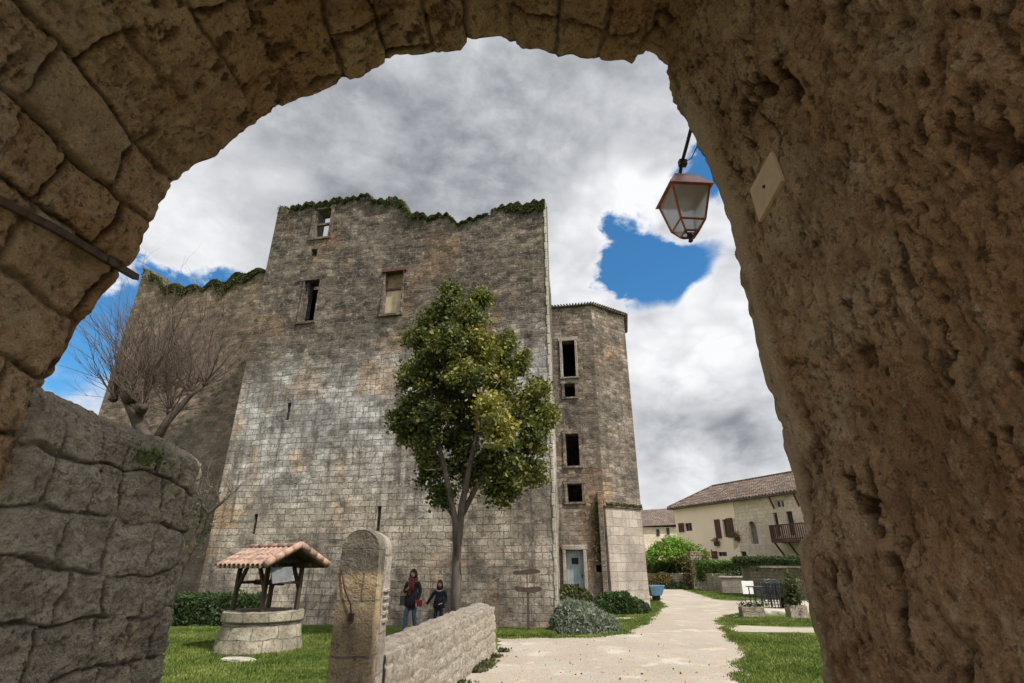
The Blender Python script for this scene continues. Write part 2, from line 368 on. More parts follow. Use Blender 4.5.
# ground materials
def ground_grass():
    t = NT('grass_ground'); pos = t.n('ShaderNodeNewGeometry').outputs['Position']
    a = t.noise(pos, .55, 5, .6); b = t.noise(pos, 3.5, 5, .7); c = t.noise(pos, 38, 4, .75)
    col = t.mix(t.rng(a, .35, .65), (.08, .12, .018, 1), (.15, .20, .035, 1))
    col = t.mix(t.rng(b, .5, .72, 0, .5), col, (.15, .17, .05, 1))
    col = t.mix(t.rng(c, .42, .62, 0, .8), col, (.03, .055, .012, 1))
    return t.out(col, .9, t.bump(c, .9, .05, t.bump(b, .4, .08)), .15)
M['grass'] = ground_grass()
def ground_gravel():
    t = NT('pale_gravel'); pos = t.n('ShaderNodeNewGeometry').outputs['Position']
    a = t.noise(pos, .35, 6, .6, .3); b = t.noise(pos, 2.2, 6, .7); c = t.noise(pos, 26, 5, .75)
    v = t.n('ShaderNodeTexVoronoi', {'Vector': pos, 'Scale': 34.0}); vd = v.outputs['Distance']; vc = v.outputs['Color']
    col = t.mix(t.rng(a, .35, .65), (.315, .275, .225, 1), (.385, .345, .29, 1))
    col = t.mix(t.rng(b, .46, .60, 0, .6), col, (.36, .28, .20, 1))
    col = t.mix(t.rng(c, .5, .60, 0, .6), col, (.24, .185, .13, 1))
    col = t.mix(t.rng(t.noise(pos, 1.1, 4, .6), .55, .66, 0, .5), col, (.52, .47, .41, 1))
    col = t.mix(.22, col, t.mix(1.0, col, vc, 'MULTIPLY'))
    sp = t.rng(t.noise(pos, 6.5, 5, .75, .6), .63, .70, 0, .55)
    col = t.mix(sp, col, (.12, .11, .05, 1))
    return t.out(col, .95, t.bump(vd, .35, .02, t.bump(b, .5, .06, t.bump(c, .5, .02))), .12)
M['gravel'] = ground_gravel()
M['paving'] = simple('pale_paving', (.36, .32, .26), .9, .3, 1.5, .4, dark=(.3, .26, .2))

# ------------------------------------------------------------ foliage helpers
def leaf_mesh(name, P, size, mat, parent=None, aspect=1.6, up=0.0, tone=None, flat=.0):
    P = np.asarray(P, dtype=np.float64); n = len(P)
    a = RNG.normal(size=(n, 3)); a[:, 2] += up; a /= np.linalg.norm(a, axis=1)[:, None]
    b = RNG.normal(size=(n, 3)); b -= a * np.sum(a * b, 1)[:, None]; b /= np.linalg.norm(b, axis=1)[:, None]
    s = size * (.55 + .9 * RNG.random(n)); s = s[:, None]
    A = a * s * aspect * .5; B = b * s * .5
    V = np.stack([P - A, P - A * .1 + B, P + A, P - A * .1 - B], 1).reshape(-1, 3)
    me = bpy.data.meshes.new(name)
    me.vertices.add(4 * n); me.vertices.foreach_set('co', V.astype(np.float32).ravel())
    me.loops.add(4 * n); me.loops.foreach_set('vertex_index', np.arange(4 * n, dtype=np.int32))
    me.polygons.add(n); me.polygons.foreach_set('loop_start', np.arange(0, 4 * n, 4, dtype=np.int32)); me.polygons.foreach_set('loop_total', np.full(n, 4, dtype=np.int32))
    me.update(calc_edges=True)
    if tone is not None:
        at_ = me.attributes.new('tone', 'FLOAT', 'POINT'); at_.data.foreach_set('value', np.repeat(tone, 4).astype(np.float32))
    me.materials.append(mat); o = bpy.data.objects.new(name, me); COL.objects.link(o)
    if parent: o.parent = parent
    return o
def blob_points(blobs, per, clump=.22, shell=.55):
    """clumpy leaves in ellipsoids (centre, (rx,ry,rz), tone)"""
    out = []; tn = []
    for (c, r, tone) in blobs:
        r = np.array(r if hasattr(r, '__len__') else (r, r, r), dtype=float)
        vol = (r[0] * r[1] * r[2]) ** (1 / 3)
        nc = max(6, int(vol ** 2 * per / 16))
        d = RNG.normal(size=(nc, 3)); d /= np.linalg.norm(d, axis=1)[:, None]
        rad = shell + (1 - shell) * RNG.random(nc) ** .6; rad *= .86 + .3 * RNG.random(nc)
        cc = np.array(c)[None] + d * rad[:, None] * r
        k = 16
        pts = np.repeat(cc, k, 0) + RNG.normal(size=(nc * k, 3)) * clump * np.array([1, 1, .8]) * (.6 + .8 * np.repeat(RNG.random(nc), k))[:, None]
        out.append(pts); tn.append(np.clip(tone + .7 * np.repeat(RNG.random(nc) - .5, k) * (tone > 0), 0, 1))
    return np.concatenate(out), np.concatenate(tn)
def leafy_box(c, size, n, rz=0.0):
    c = np.array(c); s = np.array(size)
    p = RNG.random((n, 3)) - .5
    ax = RNG.integers(0, 3, n); sg = np.sign(RNG.random(n) - .5)
    m = RNG.random(n) < .8
    p[np.arange(n)[m], ax[m]] = .5 * sg[m]
    p = p * s + RNG.normal(size=(n, 3)) * .05
    lump = fbm(p * .9 + c, 3, 3) * .14
    p += (p / (s * .5)) * lump[:, None] * .8
    co, si = math.cos(rz), math.sin(rz)
    q = p.copy(); q[:, 0] = p[:, 0] * co - p[:, 1] * si; q[:, 1] = p[:, 0] * si + p[:, 1] * co
    q = q + c; q[:, 2] = np.maximum(q[:, 2], .02)
    return q
def dome(name, c, r, n, size, mat, label, cat, group=None, stems=None, kind=None, aspect=1.6, up=0.0):
    root = empty(name, (c[0], c[1], 0)); tag(root, label, cat, group)
    d = RNG.normal(size=(n, 3)); d /= np.linalg.norm(d, axis=1)[:, None]; d[:, 2] = np.abs(d[:, 2])
    lump = 1 + .22 * fbm(d * 2.2 + np.array(c), 3, 4)
    p = d * (.5 + .5 * RNG.random(n) ** .4)[:, None] * lump[:, None] * np.array(r)
    p[:, 2] += c[2] if len(c) > 2 else 0
    leaf_mesh('foliage', p, size, mat, root, aspect, up)
    for k in range(4):
        b = MB(); a = random.random() * 6.28; b.tube([(0, 0, 0), (math.cos(a) * r[0] * .3, math.sin(a) * r[1] * .3, r[2] * .45), (math.cos(a) * r[0] * .55, math.sin(a) * r[1] * .55, r[2] * .75)], [.02, .013, .006], 5)
        b.build('stem', M['bark_dark'], root)
    return root

# ------------------------------------------------------------ ruined wall built cell by cell
def wall_cells(name, O, U, L, topf, mat, parent, T=.9, holes=(), step=.13, z0=-.1, disp=.035, seed=0, batter=None):
    """upright wall from O along unit U (length L), outward normal to the right-hand side of U; holes = (u0,u1,z0,z1)"""
    O = Vector(O); U = Vector(U).normalized(); N = Vector((U.y, -U.x, 0))
    zmax = max(topf(u) for u in np.linspace(0, L, 200))
    def lines(a, b, marks):
        ls = list(np.linspace(a, b, int(round((b - a) / step)) + 1))
        for m in marks:
            i = int(np.argmin([abs(x - m) for x in ls])); ls[i] = m
        return sorted(set(round(x, 4) for x in ls))
    us = lines(0, L, [m for h in holes for m in h[:2]]); zs = lines(z0, zmax, [m for h in holes for m in h[2:]])
    nu, nz = len(us), len(zs)
    solid = np.zeros((nu - 1, nz - 1), bool)
    for i in range(nu - 1):
        uc = (us[i] + us[i + 1]) / 2; tp = topf(uc)
        for j in range(nz - 1):
            zc = (zs[j] + zs[j + 1]) / 2
            s_ = zc < tp
            if s_:
                for h in holes:
                    if h[0] < uc < h[1] and h[2] < zc < h[3]: s_ = False; break
            solid[i, j] = s_
    UU, ZZ = np.meshgrid(us, zs, indexing='ij')
    flat = np.stack([UU.ravel(), np.zeros(UU.size) + seed * 3.1, ZZ.ravel()], 1)
    edge = np.minimum(1, np.minimum(UU, L - UU) / .8)
    D = (fbm(flat * .5, 3, seed) * 1.6 + fbm(flat * 3.1, 3, seed + 4)) .reshape(UU.shape) * disp * edge
    jz = fbm(flat * 4.0, 2, seed + 8).reshape(UU.shape) * step * .22
    nearhole = np.zeros(UU.shape, bool)
    for h in holes: nearhole |= (UU > h[0] - step * .6) & (UU < h[1] + step * .6) & (ZZ > h[2] - step * .6) & (ZZ < h[3] + step * .6)
    D[nearhole] *= .3; jz[nearhole] = 0; jz *= (edge > .3)
    V = []; UVs = []
    for side in (0, 1):
        for i in range(nu):
            for j in range(nz):
                dd = D[i, j] if side == 0 else -T
                if batter and side == 0: dd += batter(zs[j])
                p = O + U * us[i] + N * dd; V.append((p.x, p.y, zs[j] + jz[i, j])); UVs.append((us[i] + 13.7 * seed + (T if side else 0), zs[j] + jz[i, j] + (T if side else 0)))
    idx = lambda s_, i, j: s_ * nu * nz + i * nz + j
    Fc = []
    for i in range(nu - 1):
        for j in range(nz - 1):
            if not solid[i, j]: continue
            a, b, c, d = (i, j), (i + 1, j), (i + 1, j + 1), (i, j + 1)
            Fc.append([idx(0, *k) for k in (a, b, c, d)]); Fc.append([idx(1, *k) for k in (d, c, b, a)])
            for (p, q, ni, nj) in ((a, b, i, j - 1), (b, c, i + 1, j), (c, d, i, j + 1), (d, a, i - 1, j)):
                if not (0 <= ni < nu - 1 and 0 <= nj < nz - 1 and solid[ni, nj]):
                    Fc.append([idx(0, *q), idx(0, *p), idx(1, *p), idx(1, *q)])
    used = np.zeros(len(V), bool); used[np.unique(np.array([k for f in Fc for k in f]))] = True
    rem = np.cumsum(used) - 1
    UVs = np.array([v for v, u_ in zip(UVs, used) if u_]); V = [v for v, u_ in zip(V, used) if u_]; Fc = [tuple(int(rem[k]) for k in f) for f in Fc]
    return mesh_obj(name, V, Fc, mat, parent, False, UVs)
def local(p, O, U):
    d = Vector(p) - Vector(O); return (d.dot(U), p.z)
def hole_px(x0, y0, x1, y1, O, U):
    N = Vector((U.y, -U.x, 0)); pts = [local(on_plane(x, y, O, N), O, U) for x, y in ((x0, y0), (x1, y0), (x0, y1), (x1, y1))]
    u0 = (pts[0][0] + pts[2][0]) / 2; u1 = (pts[1][0] + pts[3][0]) / 2
    z1 = (pts[0][1] + pts[1][1]) / 2; z0 = (pts[2][1] + pts[3][1]) / 2
    return (u0, u1, z0, z1)
def pl(O, U, u, z, d=0.0):
    N = Vector((U.y, -U.x, 0)); p = Vector(O) + U * u + N * d; return Vector((p.x, p.y, z))
def interp(pts):
    xs = [p[0] for p in pts]; ys = [p[1] for p in pts]
    return lambda x: float(np.interp(x, xs, ys))

# ============================================================ GROUND
def poly_sheet(name, pts, z, mat, jag=.12, seed=0, step=.35):
    P = []; step = .16
    for i, p in enumerate(pts):
        q = pts[(i + 1) % len(pts)]; p, q = Vector(p[:2]), Vector(q[:2]); n = max(1, int((q - p).length / step)); n = min(n, 120)
        for k in range(n):
            w = p.lerp(q, k / n); P.append(w)
    A = np.array([[p.x, p.y, 0] for p in P]); j1 = fbm(A * 1.6, 5, seed, .75) * jag * 2.4; j2 = fbm(A * 1.6 + 50, 5, seed, .75) * jag * 2.4
    bm = bmesh.new(); vs = [bm.verts.new((p.x + a, p.y + b, z)) for p, a, b in zip(P, j1, j2)]
    es = [bm.edges.new((vs[i], vs[(i + 1) % len(vs)])) for i in range(len(vs))]
    bmesh.ops.triangle_fill(bm, edges=es, use_beauty=True, normal=(0, 0, 1))
    me = bpy.data.meshes.new(name); bm.to_mesh(me); bm.free(); me.materials.append(mat)
    o = bpy.data.objects.new(name, me); COL.objects.link(o); tag(o, kind='structure'); return o
mb = MB(); mb.add([(-400, -200, 0), (400, -200, 0), (400, 700, 0), (-400, 700, 0)], [(0, 1, 2, 3)])
gr = mb.build('ground', M['grass']); tag(gr, 'green lawn and ground around the castle', kind='structure')
G = lambda x, y: tuple(gnd(x, y)[:2])
gravel_pts = [(-4.5, -6), (-1.6, 3.0), (-1.35, 6.3), (-.4, 13.1), G(500, 638), G(552, 638), G(590, 637), G(625, 634), G(640, 625), G(660, 609), G(662, 604), G(656, 599), (7.0, 30),
              (5, 40), (6, 60), (16, 58), G(684, 590), G(700, 595), G(715, 600), G(738, 601), G(745, 600), (13.5, 30), (11, 25.8), G(764, 610), G(735, 616), G(724, 620), G(727, 626), G(729, 634),
              G(741, 645), G(748, 660), G(742, 683), (2.6, 7.0), (2.3, 3.6), (2.2, -6)]
poly_sheet('gravel_path', gravel_pts, .005, M['gravel'], .16, 3)
poly_sheet('side_path', [G(726, 627), G(735, 625.5), G(800, 628), (13, 17.4), (13, 16.0), G(800, 633), G(730, 632)], .009, M['gravel'], .06, 5)
poly_sheet('wall_foot_path', [G(170, 620), G(300, 620), G(450, 621), G(450, 627), G(400, 626), G(300, 624.5), G(170, 624.5)], .006, M['paving'], .1, 8)

# ============================================================ GATEWAY (the arch we stand in)
YA, YB = 3.4, -.3
edge_px = [(-40, 683 + 60), (-40, 590), (-5, 528), (0, 516), (10, 492), (18, 475), (29, 439), (40, 421), (38, 395), (52, 372), (62, 357), (76, 330), (97, 300), (109, 283), (128, 262), (140, 243), (146, 226), (158, 203), (180, 172), (194, 163), (215, 154),
           (240, 133), (268, 113), (300, 98), (340, 83), (364, 77), (388, 65), (394, 57), (420, 56), (446, 54), (460, 50), (470, 39), (484, 36), (500, 36), (512, 40), (524, 48), (545, 52), (556, 57), (575, 54), (590, 58), (602, 62), (624, 60),
           (632, 64), (640, 58), (646, 52), (655, 56), (662, 66), (666, 72), (665, 88), (668, 104), (684, 122), (694, 138), (703, 160), (712, 185), (720, 205), (731, 245), (742, 290), (752, 330), (764, 376), (774, 418), (781, 440), (789, 475), (797, 512), (801, 530), (798, 545), (800, 560), (806, 590), (812, 630), (820, 683), (834, 760)]
prof = []
for (x, y) in edge_px:
    p = at(x, y, YA); prof.append((p.x, p.z))
prof[0] = (-3.2, -.1); prof[1] = (-3.2, .9)
prof[-1] = (prof[-2][0], -.1)
prof = np.array(prof)
# resample by arc length
seg = np.hypot(*(prof[1:] - prof[:-1]).T); cs = np.concatenate([[0], np.cumsum(seg)]); LT = cs[-1]
NU, NV = 900, 330
su = np.linspace(0, LT, NU)
PX = np.interp(su, cs, prof[:, 0]); PZ = np.interp(su, cs, prof[:, 1])
# smoother profile used away from the ragged edge
k = 41; ker = np.hanning(k); ker /= ker.sum()
SX = np.convolve(np.pad(PX, k // 2, 'edge'), ker, 'valid'); SZ = np.convolve(np.pad(PZ, k // 2, 'edge'), ker, 'valid')
SX[0:k // 2] = PX[0:k // 2]; SX[-k // 2:] = PX[-k // 2:]; SZ[:k // 2] = PZ[:k // 2]; SZ[-k // 2:] = PZ[-k // 2:]
tx, tz = np.gradient(SX), np.gradient(SZ); tl = np.hypot(tx, tz) + 1e-9
nx, nz_ = tz / tl, -tx / tl           # inward normal (towards the passage)
def vault_hit(x, y):
    r = ray(x, y); best = None
    for i in range(0, NU - 1):
        x0, z0, x1, z1 = SX[i], SZ[i] - EYE, SX[i + 1], SZ[i + 1] - EYE
        den = r.x * (z1 - z0) - r.z * (x1 - x0)
        if abs(den) < 1e-12: continue
        t_ = (x0 * (z1 - z0) - z0 * (x1 - x0)) / den; s_ = (r.x * z0 - r.z * x0) / -den if False else ((r.x * t_ - x0) / (x1 - x0) if abs(x1 - x0) > abs(z1 - z0) else (r.z * t_ - z0) / (z1 - z0))
        if t_ > 0 and -1e-6 <= s_ <= 1 + 1e-6:
            best = (Vector((r.x * t_, r.y * t_, EYE + r.z * t_)), i)
    p, i = best; n_ = Vector((nx[i], 0, nz_[i]))
    if (Vector((-.5, 0, 2.2)) - Vector((p.x, 0, p.z))).dot(n_) < 0: n_ = -n_
    return p, n_
c4 = [vault_hit(*p) for p in ((774, 151), (785, 180), (762, 222), (753, 190))]
pn = sum((c[1] for c in c4), Vector()) / 4; pn.normalize(); pc = sum((c[0] for c in c4), Vector()) / 4
tv = np.linspace(0, 1, NV) ** 1.15; yv = YA + (YB - YA) * tv
Ug, Yg = np.meshgrid(su, yv, indexing='ij')
bx_ = SX[:, None] + (PX - SX)[:, None] * np.exp(-(YA - Yg) / .18); bz_ = SZ[:, None] + (PZ - SZ)[:, None] * np.exp(-(YA - Yg) / .18)
P3 = np.stack([bx_.ravel(), Yg.ravel(), bz_.ravel()], 1)
u_, y_ = Ug.ravel(), Yg.ravel()
uap = cs[29]                                         # arc length where the eroded right side begins
right = sstep(uap + 1.2, uap + 3.2, u_)
w1 = fbm(P3 * 2.2, 3, 21) * .10; w2 = fbm(P3 * 2.2 + 40, 3, 22) * .10
jd, jid = bricks(y_ + w1, u_ + w2, .62, .43, 5)
joint = 1 - sstep(.006, .034, jd + fbm(P3 * 9, 2, 30) * .015)
stone_h = (jid - .5) * .05
big = fbm(P3 * .8, 3, 1) * .08
mid = fbm(P3 * 3.0, 5, 2, .6) * .05
fin = fbm(P3 * 14.0, 4, 3, .75) * .028
Pv = P3.copy(); Pv[:, 2] *= .5                       # upright streaks on the right jamb
grain = fbm(Pv * 8.0, 5, 5, .75) * .06
ero = sstep(-.15, .25, fbm(P3 * 1.6, 3, 8))          # where the joints of the left half are worn away
pm = sstep(-.12, .22, fbm(P3 * 1.1, 3, 9) + .02)
pits = sstep(.17, .27, fbm(Pv * 8.5 + 3, 4, 12, .6)) * pm
pit2 = sstep(.16, .26, fbm(Pv * 21.0 + 7, 3, 13, .6)) * sstep(-.3, .2, fbm(P3 * 1.7, 3, 10))
cr = np.abs(fbm(Pv * 2.3, 4, 14)); crack = (1 - sstep(.0, .03, cr)) * sstep(.0, .2, fbm(P3 * .9, 2, 15))
up_ = sstep(2.0, 2.6, P3[:, 2])
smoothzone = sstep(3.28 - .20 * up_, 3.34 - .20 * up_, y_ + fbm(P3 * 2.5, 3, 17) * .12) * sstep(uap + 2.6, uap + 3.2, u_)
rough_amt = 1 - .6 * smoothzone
h = big + mid * rough_amt + fin * rough_amt + (1 - right) * (stone_h - joint * .04 * (1 - .75 * ero)) + right * rough_amt * (grain - pits * .075 - pit2 * .03 - crack * .05) - (1 - right) * (pits * .04 + pit2 * .014)
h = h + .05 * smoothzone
dpl = np.sqrt((P3[:, 0] - pc.x) ** 2 + (P3[:, 1] - pc.y) ** 2 + (P3[:, 2] - pc.z) ** 2)
h = h * sstep(.18, .42, dpl)
edgefade = sstep(0, .22, YA - y_); h = h * (.8 + .2 * edgefade) + (1 - edgefade) * (fbm(P3 * 8, 3, 46) * .035 - .07 * right)
h = h - .0
NXg = np.repeat(nx, NV); NZg = np.repeat(nz_, NV)
sgn = 1.0
cx0, cz0 = -.5, 2.2                                  # make the normal point to the inside of the passage
flip = np.sign((cx0 - P3[:, 0]) * NXg + (cz0 - P3[:, 2]) * NZg); flip[flip == 0] = 1
Q = P3.copy(); Q[:, 0] += NXg * flip * h; Q[:, 2] += NZg * flip * h; Q[:, 1] += fbm(P3 * 5, 2, 44) * .02
me = bpy.data.meshes.new('gateway_arch')
ii, jj = np.meshgrid(np.arange(NU - 1), np.arange(NV - 1), indexing='ij'); a0 = (ii * NV + jj).ravel()
FA = np.stack([a0, a0 + NV, a0 + NV + 1, a0 + 1], 1)
me.vertices.add(len(Q)); me.vertices.foreach_set('co', Q.astype(np.float32).ravel())
me.loops.add(FA.size); me.loops.foreach_set('vertex_index', FA.astype(np.int32).ravel())
me.polygons.add(len(FA)); me.polygons.foreach_set('loop_start', np.arange(0, FA.size, 4, dtype=np.int32)); me.polygons.foreach_set('loop_total', np.full(len(FA), 4, dtype=np.int32))
me.update(calc_edges=True)
d_ = me.attributes.new('dirt_shade', 'FLOAT', 'POINT'); dirt_shade = np.clip((1 - right) * (joint * .8 * (1 - .7 * ero) + pits * .5 + pit2 * .3) + right * (pits * 1.0 + pit2 * .75 + crack) + sstep(-.1, .5, -fbm(P3 * 2.5, 3, 33)) * .2 + sstep(.1, .6, -grain / .075 - fin / .04) * .35, 0, 1) * (1 - .6 * smoothzone)  # dark joints, plus shade of pits and hollows painted into the colour
d_.data.foreach_set('value', dirt_shade.astype(np.float32))
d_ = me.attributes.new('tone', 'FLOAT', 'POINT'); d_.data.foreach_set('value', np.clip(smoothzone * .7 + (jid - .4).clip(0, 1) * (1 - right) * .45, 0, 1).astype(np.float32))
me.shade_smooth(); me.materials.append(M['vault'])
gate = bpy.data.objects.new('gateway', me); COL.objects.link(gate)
tag(gate, 'rough brown stone archway framing the whole view', 'gateway')
# outer masonry of the gate building: front and back faces with the opening, roof, flanks
mb = MB(); step_ = 6
for yy in (YA + .0, YB - .0):
    pr = [(Q[i * NV, 0], Q[i * NV, 2]) for i in range(0, NU, 2)] + [(Q[(NU - 1) * NV, 0], Q[(NU - 1) * NV, 2])] if yy > 0 else [(SX[i], SZ[i]) for i in range(0, NU, step_)] + [(SX[-1], SZ[-1])]
    n = len(pr); V = []
    for i, (x, z) in enumerate(pr):
        dx, dz = x + .4, z - 1.6
        if z < 1.7: o_ = (-7.5 if x < 0 else 6.7, z)
        else:
            s_ = min(7.1 / max(abs(dx), 1e-6), 4.8 / max(abs(dz), 1e-6)); o_ = (-.4 + dx * s_, 1.6 + dz * s_)
        V += [(x, yy, z), (o_[0], yy, o_[1])]
    mb.add(V, [(2 * i, 2 * i + 1, 2 * i + 3, 2 * i + 2) for i in range(n - 1)])
mb.add([(-7.5, YB, 0), (-7.5, YA, 0), (-7.5, YA, 6.4), (-7.5, YB, 6.4), (6.7, YB, 0), (6.7, YA, 0), (6.7, YA, 6.4), (6.7, YB, 6.4)], [(0, 1, 2, 3), (4, 5, 6, 7), (3, 2, 6, 7)])
mb.build('outer_wall', M['gate_out'], gate)

# plaque
P4 = [c[0] - pn * ((c[0] - pc).dot(pn)) + pn * .012 for c in c4]
mb = MB(); mb.add([p + pn * .012 for p in P4] + [p - pn * .05 for p in P4], [(0, 1, 2, 3), (7, 6, 5, 4), (0, 4, 5, 1), (1, 5, 6, 2), (2, 6, 7, 3), (3, 7, 4, 0)])
plq = mb.build('plaque', simple('plaque_stone', (.52, .38, .24), .85, .25, 12, .4, dark=(.38, .28, .18)), bevel=.006)
tag(plq, 'plain pale stone plaque fixed high on the right side of the arch', 'plaque')
mb = MB(); cc_ = sum(P4, Vector()) / 4 + pn * .012; mb.tube([cc_ - pn * .003, cc_ + pn * .008], .012, 10); mb.build('screw', M['iron'], plq)
# iron bar on the left
pa, na = vault_hit(-30, 186); pb, nb = vault_hit(48, 226); pc2, nc = vault_hit(95, 255)
tip = at(136, 277, 3.75)
mb = MB(); pts = [pa + na * .03, pb + nb * .05, pc2 + nc * .09, tip]
for i in range(3): mb.bar(pts[i], pts[i + 1], .035 + .012 * (i == 2), .05)
ib = mb.build('iron_bar', M['rust'], bevel=.004); tag(ib, 'rusty iron bar set along the left side of the arch, its end poking out', 'bar')

# ============================================================ LANTERN
lc = at(684, 212, 4.0); lz0 = at(684, 236, 4.0).z; lz1 = at(684, 190, 4.0).z
lan = empty('wall_lantern', (lc.x + .02, lc.y, 0), R(4)); tag(lan, 'copper topped glass lantern hanging from a bracket in the arch opening', 'lantern')
H0, H1 = lz0 + .02, lz1 - .075; rb, rt = .085, .175
def cor(r, z): return [(r, r, z), (-r, r, z), (-r, -r, z), (r, -r, z)]
hm = H0 + .09; rm = rb + (rt - rb) * .3
mb = MB()
for z, r_ in ((H0, rb * .72), (hm, rm), (H1, rt)):
    c = cor(r_, z)
    for k in range(4): mb.bar(c[k], c[(k + 1) % 4], .014)
for k in range(4): mb.bar(cor(rb * .72, H0)[k], cor(rm, hm)[k], .014); mb.bar(cor(rm, hm)[k], cor(rt, H1)[k], .016)
mb.build('frame', M['copper'], lan)
mb = MB()
for k in range(4):
    a, b = cor(rm, hm), cor(rt, H1); a0_, b0 = cor(rb * .72, H0), cor(rm, hm)
    for A, B in ((a, b), (a0_, b0)):
        V = [Vector(A[k]), Vector(A[(k + 1) % 4]), Vector(B[(k + 1) % 4]), Vector(B[k])]; ctr = sum(V, Vector()) / 4; inn = Vector((ctr.x, ctr.y, 0)).normalized() * -.004
        mb.add(V + [v + inn for v in V], [(0, 1, 2, 3), (7, 6, 5, 4), (0, 4, 5, 1), (1, 5, 6, 2), (2, 6, 7, 3), (3, 7, 4, 0)])
mb.build('pane', M['glass'], lan)
mb = MB()
for (r0, z0, r1, z1) in ((rt + .03, H1, rt + .02, H1 + .02), (rt + .02, H1 + .02, rt * .66, H1 + .15), (rt * .66, H1 + .15, rt * .60, H1 + .18), (rt * .60, H1 + .18, .03, H1 + .21)):
    V = cor(r0, z0) + cor(r1, z1); mb.add(V, [(0, 1, 5, 4), (1, 2, 6, 5), (2, 3, 7, 6), (3, 0, 4, 7)])
mb.add(cor(rt + .03, H1), [(3, 2, 1, 0)])
mb.build('hood', M['copper'], lan)
mb = MB(); mb.lathe([(.005, H0 - .09), (.022, H0 - .075), (.012, H0 - .055), (.03, H0 - .035), (.03, H0 - .02), (.015, H0), (.01, H0 + .01)], n=12)
for k in range(4):
    c = Vector(cor(rb * .72, H0)[k]); mb.tube([c, c * 1.0 * .75 + Vector((0, 0, -.0)) - Vector((0, 0, c.z * 0 + .02)) + Vector((0, 0, c.z * .25)), (0, 0, H0 - .045)], .007, 6)
mb.build('finial', M['iron'], lan, True)
mb = MB(); mb.lathe([(.03, H1 - .16), (.06, H1 - .1), (.055, H1 - .03), (.025, H1)], n=14); mb.build('bulb_holder', M['white'], lan, True)
Li = Matrix.Rotation(-R(4), 3, 'Z'); root_w = at(693, 112, YA + .01) - Vector((lc.x, lc.y, 0)); rl = Li @ root_w
tp = Vector((0, 0, H1 + .20))
mb = MB(); mb.tube([tp, tp + Vector((0, 0, .07)), tp + Vector((0, 0, .09)) + (rl - tp) * .12, tp + (rl - tp) * .45 + Vector((0, 0, .05)), rl], .016, 10)
mb.lathe([(.03, H1 + .19), (.035, H1 + .21), (.02, H1 + .23)], n=12); q = tp + (rl - tp) * .18 + Vector((0, 0, .06)); mb.box(q, (.07, .05, .06)); mb.box(rl, (.16, .03, .16))
mb.tube([q, q + Vector((.09, 0, .06)), rl * .6 + q * .4 + Vector((.1, .02, -.04)), rl + Vector((.08, -.02, -.08))], .005, 6)
mb.build('bracket', M['iron'], lan)

# ============================================================ ROUNDED WALL ON THE LEFT
# plan line: inner face from the arch jamb outwards, rounded end, then back
plan = [(-3.7, YA - .05), (-3.06, YA - .05), (-3.03, YA + .12), (-3.0, 4.0), (-2.95, 4.5), (-2.93, 4.85)]
ce = Vector((-3.5, 4.85)); 
for k in range(1, 13):
    a = R(0 + k * 15); plan.append((ce.x + .57 * math.cos(a), ce.y + .57 * math.sin(a)))
plan += [(-4.12, 4.3), (-4.3, YA - .04)]
plan = np.array(plan); sg_ = np.hypot(*(plan[1:] - plan[:-1]).T); cp_ = np.concatenate([[0], np.cumsum(sg_)])
NA, NB, NR = 420, 260, 80
sa = np.linspace(0, cp_[-1], NA); ax_ = np.interp(sa, cp_, plan[:, 0]); ay_ = np.interp(sa, cp_, plan[:, 1])
gx, gy = np.gradient(ax_), np.gradient(ay_); gl = np.hypot(gx, gy); onx, ony = gy / gl, -gx / gl
Hw = 2.78
rows = []
mid_s = np.array([-3.72 + 0 * sa, np.clip(ay_, YA - .04, 4.75)])
for j in range(NB + NR):
    if j < NB:
        z = -.05 + (Hw - .22 + .05) * j / (NB - 1); ins = .0 + .05 * z; rows.append(np.stack([ax_ - onx * ins * .0 + onx * (.10 * (1 - z / Hw)), ay_ + ony * (.10 * (1 - z / Hw)), np.full(NA, z)], 1))
    else:
        t_ = (j - NB + 1) / NR; a = t_ * math.pi / 2; k_ = 1 - math.cos(a); zz = Hw - .22 + .22 * math.sin(a)
        kk = k_ ** 1.0
        rows.append(np.stack([ax_ + (mid_s[0] - ax_) * kk, ay_ + (mid_s[1] - ay_) * kk, np.full(NA, zz)], 1))
A3 = np.array(rows); S3 = np.repeat(sa[None], NB + NR, 0)
zr = A3[:, :, 2] + .25 * np.linspace(0, 1, NB + NR)[:, None] * 0
Pp = A3.reshape(-1, 3)
jd, jid = bricks(S3.ravel() + fbm(Pp * 2.4, 3, 61) * .12, zr.ravel() + fbm(Pp * 2.4 + 30, 3, 62) * .10, .40, .33, 9)
joint = 1 - sstep(.002, .018, jd + fbm(Pp * 9, 2, 63) * .014)
topm = np.repeat((np.arange(NB + NR) >= NB - 6)[:, None], NA, 1).ravel() * 1.0
joint *= 1 - .8 * topm
hh = fbm(Pp * 1.1, 3, 64) * .05 + (jid - .5) * .035 * (1 - topm) + fbm(Pp * 5, 5, 65, .7) * .05 + fbm(Pp * 16, 4, 66, .75) * .03 - joint * .04 * sstep(-.3, .2, fbm(Pp * 2.1, 2, 69))
nrm = np.zeros_like(A3); nrm[:, :, 0] = onx; nrm[:, :, 1] = ony
tt = np.clip((np.arange(NB + NR) - NB + 1) / NR, 0, 1)[:, None] * math.pi / 2
nrm[:, :, 0] *= np.cos(tt); nrm[:, :, 1] *= np.cos(tt); nrm[:, :, 2] = np.sin(tt)
Qp = Pp + nrm.reshape(-1, 3) * hh[:, None]
